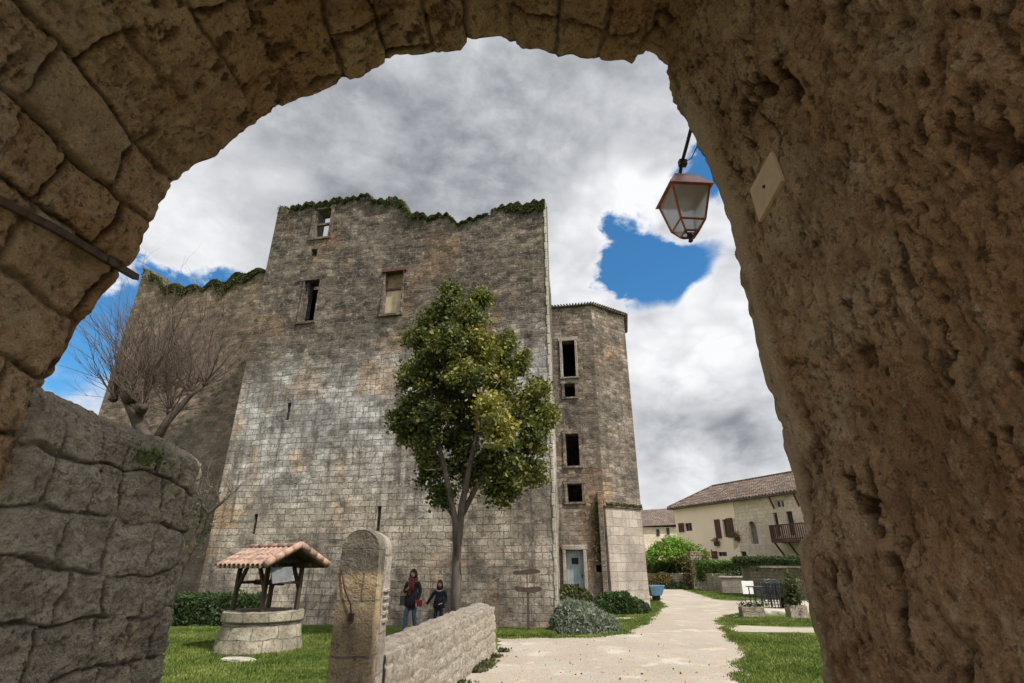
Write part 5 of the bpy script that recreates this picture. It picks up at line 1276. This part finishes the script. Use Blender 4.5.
# balcony
bl = hw(768, 527, 800, 541); bu0, bu1 = bl[0] + 1.2, bl[0] + 5.0; zf = hw(770, 530, 775, 542.5)[2]; zrail = hw(766, 527, 770, 530)[3]
bal = MB(); bal.box(pl(HO, HU, (bu0 + bu1) / 2, zf, .55), (bu1 - bu0, 1.1, .14), angh); bal = bal.build('balcony', M['wood_brown']); under(bal, house)
mb = MB(); n_ = 22
for k in range(n_ + 1): mb.box(pl(HO, HU, bu0 + (bu1 - bu0) * k / n_, (zf + zrail) / 2, 1.05), (.05 if k % 6 else .1, .05, zrail - zf), angh)
for k in range(6): mb.box(pl(HO, HU, bu0 + .04, (zf + zrail) / 2, .1 + k * .18), (.05, .05, zrail - zf), angh)
for z_ in (zrail, zf + .15): mb.box(pl(HO, HU, (bu0 + bu1) / 2, z_, 1.05), (bu1 - bu0, .09, .08), angh); mb.box(pl(HO, HU, bu0 + .04, z_, .5), (.08, 1.1, .08), angh)
mb.build('railing', M['wood_brown'], bal)
for k in range(4): mb = MB(); u = bu0 + .15 + (bu1 - bu0 - .3) * k / 3; mb.bar(pl(HO, HU, u, zf - .05, 1.0), pl(HO, HU, u, zf - 1.2, .02), .1); mb.build('brace', M['wood_brown'], bal)
for u in (bu0 - .2, bu0 + 2.0, bu0 + 4.0): mb = MB(); mb.bar(pl(HO, HU, u, ZEa - .15, .4), pl(HO, HU, u, ZEa - 1.15, .0), .1); under(mb.build('roof_brace', M['wood_brown']), house)
for (x, y) in ((718, 544), (738.5, 539)):
    h = hw(x - 1.8, y - 3, x + 1.8, y + 3); mb = MB(); mb.box(pl(HO, HU, (h[0] + h[1]) / 2, (h[2] + h[3]) / 2, .12), (h[1] - h[0], .25, .3), angh); o = mb.build('flower_box', M['wood_brown']); under(o, house)
    P = np.array(pl(HO, HU, (h[0] + h[1]) / 2, (h[2] + h[3]) / 2 + .25, .15))[None] + RNG.normal(size=(160, 3)) * .16; o2 = leaf_mesh('flowers', P, .08, M['red_shrub']); o2.parent = o

# neighbour house behind
NO = at(640, 565, 64); nh_ = empty('house', (NO.x, 64, 0)); tag(nh_, 'low grey-brown house partly hidden behind the long cream house', 'house')
zE2 = at(655, 527, 64).z; zR2 = at(655, 513, 68).z
x0_, x1_ = at(643, 540, 64).x - 3, at(676, 540, 64).x + 1
mb = MB(); mb.box(((x0_ + x1_) / 2, 67, zE2 / 2), (x1_ - x0_, 6, zE2)); o = mb.build('wall', M['plaster_stone']); under(o, nh_)
mb = MB(); mb.add([(x0_ - .4, 63.6, zE2 - .05), (x1_, 63.6, zE2 + .25), (x1_, 67, zR2 + .5), (x0_ - .4, 67, zR2), (x0_ - .4, 70.4, zE2), (x1_, 70.4, zE2)], [(0, 1, 2, 3), (3, 2, 5, 4), (0, 3, 4), (1, 5, 2)]); o = mb.build('roof', M['tiles_old']); under(o, nh_)
for (x, y) in ((658, 532.5), (668, 531)):
    a, b = at(x - 1.8, y - 3.2, 63.95), at(x + 1.8, y + 3.2, 63.95); mb = MB(); mb.box(((a.x + b.x) / 2, 63.97, (a.z + b.z) / 2), (b.x - a.x, .12, a.z - b.z)); o = mb.build('window', M['pane']); under(o, nh_)
# far wood behind it
c = at(650, 560, 80); P, _ = blob_points([((c.x - 4 + k * 2.0, 80 + random.random() * 4, 5.3 + random.random() * 1.2), (2.2, 2, 1.9), 0) for k in range(6)], 700, .3, .3)
o = leaf_mesh('trees', P, .3, M['hedge']); tag(o, 'distant dark trees above the low house roof', 'trees', kind='stuff')

# ============================================================ GARDEN IN FRONT OF THE HOUSE
def boxwall(name, a, b, z1, th, mat, label, cat, z0=0, bev=.03):
    a, b = Vector(a), Vector(b); d = (b - a); L = d.length; u = d.normalized()
    o = wall_cells(name, Vector((a.x, a.y, 0)), Vector((u.x, u.y, 0)), L, lambda s_: z1 + .03 * math.sin(s_ * 3) + .02 * math.sin(s_ * 11), mat, None, T=th, step=.15, seed=int(abs(a.x) * 7) % 50, disp=.03); return tag(o, label, cat)
def hedgebox(c, size, n, mat, label, rz=0, sz=.09):
    h = empty('hedge', (c[0], c[1], 0), rz); tag(h, label, 'hedge'); leaf_mesh('foliage', leafy_box((0, 0, c[2]), size, n), sz, mat, h)
    mb = MB(); k = max(3, int(size[0] / .6))
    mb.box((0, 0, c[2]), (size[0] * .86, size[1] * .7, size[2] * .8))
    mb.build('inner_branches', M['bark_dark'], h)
    for i in range(k): mb = MB(); mb.tube([(-size[0] / 2 + size[0] * (i + .5) / k, 0, 0), (-size[0] / 2 + size[0] * (i + .5) / k, 0, c[2] - size[2] * .38)], .03, 5); mb.build('stem', M['bark_dark'], h)
    return h
# low rubble wall + hedge left
g1, g2 = at(640, 586, 47), at(693, 586, 45)
boxwall('garden_wall', (g1.x, 47), (g2.x, 45.2), 1.05, .4, M['rubble'], 'low rubble garden wall below the left hedge', 'wall')
hc_ = at(668, 570, 48); hedgebox((hc_.x, 48, 1.3), (5.2, 1.3, 1.4), 16000, M['hedge_l'], 'clipped green hedge above the low rubble wall, nearest the tower', R(-18))
rs = at(662, 578, 45.5); dome('shrub', (rs.x, 45.6, .0), (1.1, .6, 1.15), 3500, .08, M['red_shrub'], 'rust-coloured shrub leaning on the low rubble wall', 'shrub')
rs = at(678, 585, 44.5); dome('shrub', (rs.x, 44.6, .0), (.9, .5, .5), 2000, .08, M['hedge'], 'low dark shrub at the foot of the low rubble wall', 'shrub')
# lime-green tree
lt = at(676, 560, 46); lime = empty('small_tree', (lt.x, 46.2, 0)); tag(lime, 'small spreading tree with bright lime green leaves', 'tree')
mb = MB(); mb.tube([(0, 0, 0), (.05, 0, 1.2), (-.1, 0, 2.2)], [.11, .09, .07], 8)
for k in range(8): a = k * .8; mb.tube([(-.05, 0, 1.7), (math.cos(a) * .8, math.sin(a) * .5, 2.4), (math.cos(a) * 1.7, math.sin(a) * .9, 2.8)], [.05, .035, .015], 6)
mb.build('trunk', M['bark_dark'], lime)
bl_ = [((x, y, z), (.75, .7, .38), 0) for (x, y, z) in ((-1.5, 0, 2.7), (-.8, -.2, 3.2), (0, .1, 3.45), (.8, 0, 3.2), (1.6, 0, 2.75), (0, -.4, 2.7), (.7, -.2, 2.5), (-.8, -.4, 2.5), (-1.9, .1, 2.4), (2.0, 0, 2.4))]
P, _ = blob_points(bl_, 1900, .16, .4); leaf_mesh('crown', P, .11, M['lime'], lime)
# gate post, pillar with vines, dark opening
gp = gnd(682, 589); mb = MB(); mb.box((0, 0, .5), (.5, .5, 1.0)); mb.box((0, 0, 1.06), (1.0, .7, .13)); o = mb.build('gate_post', M['quoin'], bevel=.03); o.location = (at(685, 580, 46.3).x, 46.3, 0); tag(o, 'pale stone post with a broad flat cap at the garden entrance', 'post')
gp2 = at(698, 580, 44.5); mb = MB(); mb.box((0, 0, 1.35), (.9, .5, 2.7)); o = mb.build('gate_post', M['rubble'], bevel=.04); o.location = (gp2.x, 44.5, 0); tag(o, 'tall rubble gate pillar overgrown with vines between the two hedges', 'post')
P = np.array([gp2.x, 44.3, 1.6])[None] + RNG.normal(size=(1300, 3)) * np.array([.6, .2, .8]); P[:, 2] = np.clip(P[:, 2], .05, 3.2)
o = leaf_mesh('vine', P, .08, M['red_shrub']); tag(o, 'reddish vine climbing the rubble gate pillar', 'vine')
# wooden garden gate between posts
gg = at(690, 580, 45.0); gt = empty('garden_gate', (gg.x, 45, 0)); tag(gt, 'brown wooden gate standing between the two garden posts', 'gate')
mb = MB()
for k in range(7): mb.box((-.45 + k * .15, 0, .65), (.10, .03, 1.2))
mb.build('slats', M['wood_brown'], gt); mb = MB(); mb.box((0, .035, .3), (1.05, .03, .1)); mb.box((0, .035, 1.0), (1.05, .03, .1)); mb.build('rail', M['wood'], gt)
# centre wall, hedge, trough
w1_, w2_ = at(704, 585, 42), at(748, 585, 37)
boxwall('garden_wall', (w1_.x, 42.6), (w2_.x, 38.2), 1.1, .4, M['rubble'], 'rubble garden wall behind the stone trough', 'wall')
hc_ = at(727, 566, 41.2); hedgebox((hc_.x, 41.3, 1.3), (4.2, 1.2, 1.2), 13000, M['hedge_l'], 'clipped hedge behind the stone trough, below the house windows', R(-48))
tc_ = gnd(727, 592); tro = empty('stone_trough', (tc_.x - .2, tc_.y - 2.5, 0), R(-12)); tag(tro, 'long pale stone trough standing on the far grass strip', 'trough')
mb = MB(); 
for (c, s_) in (((0, -.32, .5), (2.0, .12, .9)), ((0, .32, .5), (2.0, .12, .9)), ((-.96, 0, .5), (.12, .52, .9)), ((.96, 0, .5), (.12, .52, .9)), ((0, 0, .2), (1.8, .52, .1))): mb.box(c, s_)
mb.build('basin', M['ashlar'], tro, bevel=.02); mb = MB(); mb.box((0, -.36, 1.0), (2.12, .16, .1)); mb.box((0, .36, 1.0), (2.12, .16, .1)); mb.build('rim', M['quoin'], tro, bevel=.02)
P = RNG.normal(size=(700, 3)) * np.array([.45, .14, .16]) + np.array([0, 0, 1.1]); leaf_mesh('plants', P, .07, M['hedge'], tro)
# ivy-topped wall right
iw1, iw2 = at(748, 590, 35.5), at(812, 590, 27.5)
boxwall('garden_wall', (iw1.x, 36.0), (iw2.x + 1.5, 28.5), 1.5, .45, M['rubble'], 'rubble wall with an ivy hood behind the black chairs', 'wall')
ic = (Vector((iw1.x, 36.0, 0)) + Vector((iw2.x + 1.5, 28.5, 0))) / 2
L_ = (Vector((iw1.x, 36.0, 0)) - Vector((iw2.x + 1.5, 28.5, 0))).length
iv = leaf_mesh('ivy_hedge', leafy_box((0, 0, 0), (L_ * .96, 1.1, .75), 15000), .085, M['hedge']); iv.location = (ic.x, ic.y, 1.72); iv.rotation_euler = (0, 0, math.atan2(28.5 - 36.0, iw2.x + 1.5 - iw1.x)); tag(iv, 'dark ivy mounded along the top of the wall behind the chairs', 'ivy')

# terrace with chairs, table
tz = .06
tp_ = [gnd(764, 611, tz), gnd(804, 613, tz), gnd(804, 600, tz), gnd(764, 600, tz)]
mb = MB(); V = [Vector((p.x, p.y, tz)) for p in tp_]; V[1].x += 2.5; V[2].x += 3; mb.add(V + [Vector((v.x, v.y, -.02)) for v in V], [(0, 1, 2, 3), (0, 4, 5, 1), (1, 5, 6, 2), (2, 6, 7, 3), (3, 7, 4, 0)])
ter = mb.build('terrace', M['paving']); tag(ter, 'pale paved terrace under the black chairs', kind='structure')
for i in range(5):
    x = 766 + i * 7.5; c = gnd(x, 614.5); rock('edging_stone', (c.x, c.y, .02), (.24, .15, .22), 20 + i, M['quoin'], 'pale rough stone in the row edging the terrace', 'stone', 'stones edging the terrace')
def make_chair():
    r_ = empty('garden_chair'); b = MB()
    b.box((0, 0, .45), (.46, .44, .03)); b.build('seat', M['black'], r_)
    for (x, y) in ((-.2, -.19), (.2, -.19), (-.2, .2), (.2, .2)):
        b = MB(); b.tube([(x, y, .45), (x * 1.08, y * 1.12, .0)], .02, 8); b.build('leg', M['black'], r_)
    b = MB()
    for k in range(6): b.tube([(-.19 + k * .076, .2, .45), (-.19 + k * .076, .25, .92)], .014, 6)
    b.tube([(-.22, .2, .45), (-.23, .26, .95), (0, .27, 1.0), (.23, .26, .95), (.22, .2, .45)], .02, 8); b.build('backrest', M['black'], r_)
    for s_ in (-1, 1): b = MB(); b.tube([(s_ * .23, .23, .68), (s_ * .25, -.15, .68), (s_ * .22, -.19, .45)], .017, 8); b.build('armrest', M['black'], r_)
    return r_
def copy_tree(o):
    c = o.copy(); COL.objects.link(c)
    for ch in list(o.children): d = ch.copy(); COL.objects.link(d); d.parent = c; 
    return c
ch0 = make_chair(); spots = [(764, 606, 35), (771, 607.5, 8), (779, 608, -6), (787, 608.5, -20), (768, 601.5, 170), (776, 602, 185), (784, 602, 200), (793, 606, -70)]
labs = ['black metal garden chair nearest the white board', 'second black chair in the near row, counted from the white board', 'third black chair in the near row, counted from the white board', 'fourth black chair in the near row, counted from the white board',
        'black chair across the table, closest to the white board', 'black chair in the middle of the far side of the table', 'black chair at the far side of the table, farthest from the board', 'black chair at the table end beside the potted plant']
for i, (x, y, a) in enumerate(spots):
    o = ch0 if i == 0 else copy_tree(ch0); c = gnd(x, y, tz); o.location = (c.x, c.y, tz); o.rotation_euler.z = R(a + 180); tag(o, labs[i], 'chair', 'black chairs on the terrace')
c = gnd(776, 605, tz); tbl = empty('garden_table', (c.x, c.y + .3, tz), R(-4)); tag(tbl, 'long black garden table among the black chairs', 'table')
mb = MB(); mb.box((0, 0, .73), (1.9, .8, .04)); mb.build('tabletop', M['black'], tbl, bevel=.01)
for (x, y) in ((-.85, -.33), (.85, -.33), (-.85, .33), (.85, .33)): mb = MB(); mb.tube([(x, y, .72), (x, y, 0)], .025, 8); mb.build('leg', M['black'], tbl)
# white board on legs
c = gnd(750, 597.5); c = Vector((c.x, c.y, 0)); wb = empty('notice_board', (at(750, 600, 29).x, 29, 0), R(-8)); tag(wb, 'blank white board on short legs left of the black chairs', 'board')
za_, zb_ = at(750, 594, 29).z, at(750, 581, 29).z; mb = MB(); mb.box((0, 0, (za_ + zb_) / 2), (.56, .04, zb_ - za_)); mb.build('panel', M['white'], wb, bevel=.006)
for x in (-.2, .2): mb = MB(); mb.tube([(x, .02, za_ + .1), (x, .06, 0)], .02, 8); mb.build('leg', M['black'], wb)
# planters
def planter(x, y, size, lab, mat, plant=None):
    c = gnd(x, y); r_ = empty('planter', (c.x, c.y + size[1] / 2, 0), R(-3)); tag(r_, lab, 'planter'); w_, d_, h_ = size; b = MB()
    for (cc__, ss) in (((0, -d_ / 2 + .04, h_ / 2), (w_, .08, h_)), ((0, d_ / 2 - .04, h_ / 2), (w_, .08, h_)), ((-w_ / 2 + .04, 0, h_ / 2), (.08, d_ - .16, h_)), ((w_ / 2 - .04, 0, h_ / 2), (.08, d_ - .16, h_))): b.box(cc__, ss)
    b.build('box', mat, r_, bevel=.015); b = MB(); b.box((0, 0, h_ - .08), (w_ - .16, d_ - .16, .06)); b.build('soil', M['bark_dark'], r_)
    if plant:
        P = RNG.normal(size=(plant[0], 3)) * np.array(plant[1]) + np.array([0, 0, h_ + plant[1][2] * 1.2]); P = P[P[:, 2] > h_ - .1]; leaf_mesh('plants', P, plant[2], M[plant[3]], r_, 2.6, .8)
    return r_
planter(755, 618, (.78, .4, .34), 'grey stone planter box nearest the path, with a few low sprigs', M['rubble'], (120, (.25, .1, .05), .05, 'hedge'))
planter(801, 619, (.6, .45, .42), 'square dark planter holding a tall leafy plant beside the arch', M['pier'], (1000, (.13, .12, .28), .06, 'ivy'))
rs = gnd(800, 611, 0); dome('shrub', (rs.x, rs.y + .8, 0), (.3, .3, 1.1), 1800, .08, M['ivy'], 'tall loose shrub at the right end of the chair group', 'shrub')

# ============================================================ GRASS BLADES
def blades(name, polys, n, hgt, label, wid=.012):
    pts = []
    for poly in polys:
        A = np.array(poly); lo, hi = A.min(0), A.max(0); q = lo + RNG.random((n, 2)) * (hi - lo)
        ins = np.zeros(n, bool); j = len(A) - 1
        for i in range(len(A)):
            c_ = ((A[i, 1] > q[:, 1]) != (A[j, 1] > q[:, 1])) & (q[:, 0] < (A[j, 0] - A[i, 0]) * (q[:, 1] - A[i, 1]) / (A[j, 1] - A[i, 1] + 1e-12) + A[i, 0]); ins ^= c_; j = i
        pts.append(q[ins])
    q = np.concatenate(pts); m = len(q); q3 = np.stack([q[:, 0], q[:, 1], q[:, 0] * 0], 1)
    dn = fbm(q3 * 1.2, 3, 51); kp = RNG.random(m) < .75 + dn * .6; q3 = q3[kp]; dn = dn[kp]; m = len(q3)
    a = RNG.random(m) * 6.283; w = wid * (.6 + .8 * RNG.random(m)); h_ = hgt * (.4 + .9 * RNG.random(m)) * (1 + .5 * dn); ln = RNG.normal(size=(m, 2)) * .35 * h_[:, None]
    dx = np.stack([np.cos(a) * w, np.sin(a) * w, 0 * a], 1)
    T = q3 + np.concatenate([ln, h_[:, None]], 1)
    V = np.stack([q3 - dx, q3 + dx, T], 1).reshape(-1, 3)
    me = bpy.data.meshes.new(name); me.vertices.add(3 * m); me.vertices.foreach_set('co', V.astype(np.float32).ravel()); me.loops.add(3 * m); me.loops.foreach_set('vertex_index', np.arange(3 * m, dtype=np.int32))
    me.polygons.add(m); me.polygons.foreach_set('loop_start', np.arange(0, 3 * m, 3, dtype=np.int32)); me.polygons.foreach_set('loop_total', np.full(m, 3, dtype=np.int32)); me.update(calc_edges=True)
    me.materials.append(M['blade']); o = bpy.data.objects.new(name, me); COL.objects.link(o); return tag(o, label, 'grass', kind='stuff')
M['blade'] = leafmat('grass_blades', (.065, .105, .015, 1), (.20, .235, .055, 1), None, .8, .3)
blades('grass', [[G(150, 690), G(150, 628), G(340, 627), G(340, 690)], [(-2.6, 6.5), (-1.75, 6.5), (-1.0, 14), (-5, 14)]], 150000, .05, 'green lawn around the well, left of the low wall')
blades('grass', [[(2.7, 7.2), G(749, 683), G(749, 662), G(742, 646), G(730, 634), G(800, 634), (8, 12), (6, 9)]], 90000, .05, 'bright lawn at the right of the path, nearest the arch')
blades('grass', [[G(727, 625), G(726, 620), G(740, 617), G(860, 622), G(860, 627)]], 60000, .05, 'strip of grass in front of the terrace edging stones', .02)
blades('grass', [[G(560, 636), G(624, 633), G(640, 624), G(660, 608), G(655, 602), G(600, 603), G(562, 610)], [G(498, 629), G(556, 629), G(556, 637), G(500, 637)]], 60000, .06, 'grass bed curving below the stair tower', .018)
blades('grass', [[G(690, 591), G(700, 594), G(716, 599), G(744, 600), G(744, 594)]], 20000, .07, 'far strip of grass in front of the stone trough', .03)
# weeds along the foot of the low wall
A0 = np.array([-1.2, 7.5]); A1 = np.array([-.30, 13.0]); t_ = RNG.random(2600) ** .6; c_ = RNG.random(2600)
P = np.zeros((2600, 3)); P[:, :2] = A0 + (A1 - A0) * t_[:, None]; P[:, 0] += np.abs(RNG.normal(size=2600)) * .10 + .03; P[:, 2] = .01 + RNG.random(2600) ** 2 * .06
kp = fbm(np.stack([t_ * 14, t_ * 0, t_ * 0], 1), 3, 77) > -.05
o = leaf_mesh('weeds', P[kp], .035, M['ivy'], None, 2.0, .5); tag(o, 'thin weeds along the foot of the low parapet wall', 'weeds', kind='stuff')

# pebbles and small leaves on the path, ragged grass along its edge
n_ = 1500; yy = 8.5 + 16 * RNG.random(n_) ** 1.3; xx = -.6 + RNG.random(n_) * (3.4 + yy * .10)
P = np.stack([xx, yy, np.full(n_, .012)], 1); sz = .005 + .012 * RNG.random(n_) ** 3
b8 = np.array([[1, 0, 0], [0, 1, 0], [-1, 0, 0], [0, -1, 0], [0, 0, .7], [0, 0, -.7]]); V = (P[:, None, :] + b8[None] * sz[:, None, None] * (.7 + .6 * RNG.random((n_, 1, 3)))).reshape(-1, 3)
f8 = np.array([[0, 1, 4], [1, 2, 4], [2, 3, 4], [3, 0, 4], [1, 0, 5], [2, 1, 5], [3, 2, 5], [0, 3, 5]]); Fp = (np.arange(n_)[:, None, None] * 6 + f8[None]).reshape(-1, 3)
o = mesh_obj('pebbles', V.tolist(), Fp.tolist(), simple('pebble_stone', (.46, .40, .33), .9, .3, 2.5, .1, dark=(.28, .24, .19)), None, False, 'auto'); tag(o, 'loose pebbles scattered over the pale gravel path', 'pebbles', kind='stuff')
o = leaf_mesh('fallen_leaves', np.stack([-.5 + RNG.random(160) * 4.2, 9 + RNG.random(160) ** 1.4 * 12, np.full(160, .014)], 1), .03, simple('dry_leaf', (.20, .13, .06), .8), None, 1.5); tag(o, 'small dry leaves lying on the gravel path', 'leaves', kind='stuff')
E_ = []
vis = gravel_pts[4:13] + [None] + gravel_pts[19:31]
for a, b in zip(vis[:-1], vis[1:]):
    if a is None or b is None: continue
    a = np.array(a[:2]); b = np.array(b[:2]); L = np.hypot(*(b - a)); k = int(L * 420); 
    if k > 9000: k = 9000
    t_ = RNG.random(k)[:, None]; nrm2 = np.array([-(b - a)[1], (b - a)[0]]) / (L + 1e-9); cl = fbm(np.concatenate([(a + (b - a) * t_) * 1.5, t_ * 0], 1), 3, 88)
    E_.append((a + (b - a) * t_ + nrm2 * (RNG.normal(size=(k, 1)) * .09 + cl[:, None] * .3)))
q = np.concatenate(E_); me_n = len(q); hgt_ = .015 + .05 * RNG.random(me_n); a_ = RNG.random(me_n) * 6.283
q3 = np.concatenate([q, np.full((me_n, 1), .008)], 1); dx = np.stack([np.cos(a_), np.sin(a_), a_ * 0], 1) * .012
V = np.stack([q3 - dx, q3 + dx, q3 + np.concatenate([RNG.normal(size=(me_n, 2)) * .02, hgt_[:, None]], 1)], 1).reshape(-1, 3)
o = mesh_obj('grass', V.tolist(), np.arange(3 * me_n).reshape(-1, 3).tolist(), M['blade'], None, False, None); tag(o, 'ragged fringe of grass tufts along the edges of the gravel path', 'grass', kind='stuff')

# ============================================================ SKY, SUN, CAMERA
SUN_EL, SUN_AZ = R(56), R(130)     # azimuth clockwise from +Y (view direction): from the right, a little behind
sd = Vector((math.sin(SUN_AZ) * math.cos(SUN_EL), math.cos(SUN_AZ) * math.cos(SUN_EL), math.sin(SUN_EL)))
sl = bpy.data.lights.new('sun', 'SUN'); sl.energy = 3.7; sl.angle = R(2.0); sl.color = (1, .96, .90)
so = bpy.data.objects.new('sun', sl); COL.objects.link(so); so.rotation_euler = sd.to_track_quat('Z', 'Y').to_euler(); so.location = (20, -10, 30)
world = bpy.data.worlds.new('World'); scene.world = world; world.use_nodes = True
t = NT('', world)
sky = t.n('ShaderNodeTexSky', sky_type='NISHITA', sun_disc=False, sun_elevation=SUN_EL, sun_rotation=SUN_AZ); sky.dust_density = .6; sky.ozone_density = 2.5
d0 = t.n('ShaderNodeTexCoord').outputs['Generated']; dn_ = t.n('ShaderNodeVectorMath', {0: d0}, operation='NORMALIZE').outputs[0]
dv = t.vmul(dn_, (1, 1, 1.5))
warp_ = t.n('ShaderNodeTexNoise', {'Vector': dv, 'Scale': 3.0, 'Detail': 3.0}).outputs['Color']
dw = t.vadd(dv, t.vmul(t.vadd(warp_, (-.5, -.5, -.5)), (.10, .10, .10)))
n1 = t.noise(dw, 2.6, 9, .56); n2 = t.noise(dw, 7.0, 8, .6); n3 = t.noise(t.vadd(dw, (3.1, 1.7, .4)), 3.4, 7, .55)
nf = t.noise(dw, 16.0, 8, .62)
vb = t.n('ShaderNodeTexVoronoi', {'Vector': t.vadd(dw, t.vmul(t.vadd(warp_, (-.5, -.5, -.5)), (.15, .15, .15))), 'Scale': 7.0, 'Detail': 2.0, 'Roughness': .55, 'Lacunarity': 2.2}, feature='F1', normalize=True).outputs['Distance']
pf = t.math('SUBTRACT', .42, vb)        # puffs: high in the middle of each billow, low in the creases
edge_n = t.math('ADD', t.math('MULTIPLY', t.math('SUBTRACT', pf, .12), -.22), t.math('ADD', t.math('MULTIPLY', t.math('SUBTRACT', n2, .5), .26), t.math('MULTIPLY', t.math('SUBTRACT', nf, .5), .12)))
def bump_at(x, y, rad, amp, ax=None):
    D_ = ray(x, y).normalized(); wv_ = t.n('ShaderNodeVectorMath', {0: dn_, 1: tuple(D_)}, operation='DISTANCE').outputs['Value']
    # distance in direction space with noisy edge
    r_ = t.math('ADD', wv_, t.math('MULTIPLY', edge_n, min(1.0, .35 + rad * 3)))
    return t.math('MULTIPLY', t.rng(r_, rad * 1.45, rad * .2), amp)
def total(lst):
    s_ = lst[0]
    for k in lst[1:]: s_ = t.math('ADD', s_, k)
    return s_
# where the sky is open (blue)
blue = [bump_at(652, 295, .085, 1.0), bump_at(685, 272, .075, .95), bump_at(640, 258, .07, .85), bump_at(640, 334, .03, .5), bump_at(700, 255, .05, .5), bump_at(618, 292, .04, .6), bump_at(625, 245, .04, .5), bump_at(618, 275, .05, .7), bump_at(706, 182, .05, .95), bump_at(722, 345, .03, .5), bump_at(195, 283, .035, .8), bump_at(160, 284, .035, .6), bump_at(230, 279, .035, .75), bump_at(130, 292, .05, .8), bump_at(95, 335, .10, .6), bump_at(120, 310, .05, .3), bump_at(75, 375, .08, .3), bump_at(560, 300, .05, .3)]
white = [bump_at(664, 270, .02, .5), bump_at(690, 300, .025, .5), bump_at(632, 300, .02, .4), bump_at(690, 225, .055, .55), bump_at(690, 340, .10, 1.0), bump_at(650, 350, .08, .8), bump_at(745, 320, .09, .9), bump_at(720, 275, .05, .6)]
dens = t.math('ADD', .80, t.math('ADD', t.math('MULTIPLY', t.math('SUBTRACT', n1, .5), 1.5), t.math('MULTIPLY', t.math('SUBTRACT', nf, .5), .5)))
dens = t.math('SUBTRACT', dens, total(blue)); dens = t.math('ADD', dens, total(white))
mask = t.rng(dens, -.08, .72)
# brightness of the cloud: grey undersides, bright rims where thin
dark = [bump_at(420, 120, .42, .27), bump_at(330, 160, .25, .10), bump_at(620, 90, .25, .14), bump_at(480, 230, .22, .10), bump_at(700, 430, .08, .24), bump_at(755, 424, .08, .20), bump_at(655, 432, .07, .2), bump_at(720, 510, .15, .08)]
lite = [bump_at(590, 245, .14, .30), bump_at(620, 210, .10, .25), bump_at(210, 225, .14, .30), bump_at(675, 358, .10, .22), bump_at(740, 320, .10, .16), bump_at(620, 185, .06, .15), bump_at(700, 475, .08, .25), bump_at(690, 215, .1, .12)]
br_ = t.math('ADD', .62, t.math('MULTIPLY', t.math('SUBTRACT', n3, .5), 1.0)); br_ = t.math('ADD', br_, t.math('ADD', t.math('MULTIPLY', t.math('SUBTRACT', n2, .5), .85), t.math('MULTIPLY', t.math('SUBTRACT', nf, .5), .5)))
rgt = bump_at(690, 330, .34, 1.0); br_ = t.math('ADD', br_, t.math('MULTIPLY', t.math('SUBTRACT', pf, .12), t.math('ADD', .45, t.math('MULTIPLY', rgt, 1.2)))); br_ = t.math('ADD', t.math('SUBTRACT', br_, total(dark)), total(lite)); br_ = t.math('ADD', br_, t.math('MULTIPLY', t.rng(dens, .85, .35), .25)); br_ = t.math('MAXIMUM', 0.0, t.math('MINIMUM', br_, 1.0))
cc = t.mix(br_, (1.8, 1.93, 2.15, 1), (6.4, 6.45, 6.6, 1))
tint_sky = t.mix(1.0, sky.outputs[0], (.38, .84, 1.05, 1), 'MULTIPLY')
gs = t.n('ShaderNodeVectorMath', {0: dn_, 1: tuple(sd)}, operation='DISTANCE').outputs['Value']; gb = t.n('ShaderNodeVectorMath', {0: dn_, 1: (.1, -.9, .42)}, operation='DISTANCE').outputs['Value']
fill_glow = t.math('ADD', 1.0, t.math('ADD', t.math('MULTIPLY', t.rng(gs, .85, 0), 3.2), t.math('MULTIPLY', t.rng(gb, 1.15, .2), .7)))  # added fill light: unseen cloud brightened near the sun and behind the camera
cc = t.n('ShaderNodeVectorMath', {0: cc, 'Scale': fill_glow}, operation='SCALE').outputs[0]
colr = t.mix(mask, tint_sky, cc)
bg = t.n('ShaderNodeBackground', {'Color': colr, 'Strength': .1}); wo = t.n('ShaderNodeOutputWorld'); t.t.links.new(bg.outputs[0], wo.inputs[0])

cam = bpy.data.cameras.new('camera'); cam.sensor_width = 36; cam.lens = F / 1024 * 36; cam.clip_end = 2000; cam.clip_start = .05
co_ = bpy.data.objects.new('camera', cam); COL.objects.link(co_); co_.location = (0, 0, EYE); co_.rotation_euler = (math.pi / 2 + PITCH, 0, 0); scene.camera = co_
scene.view_settings.view_transform = 'Standard'; scene.view_settings.look = 'None'; scene.view_settings.exposure = 0.6; scene.view_settings.gamma = 1.0
scene.cycles.max_bounces = 8; scene.cycles.diffuse_bounces = 5
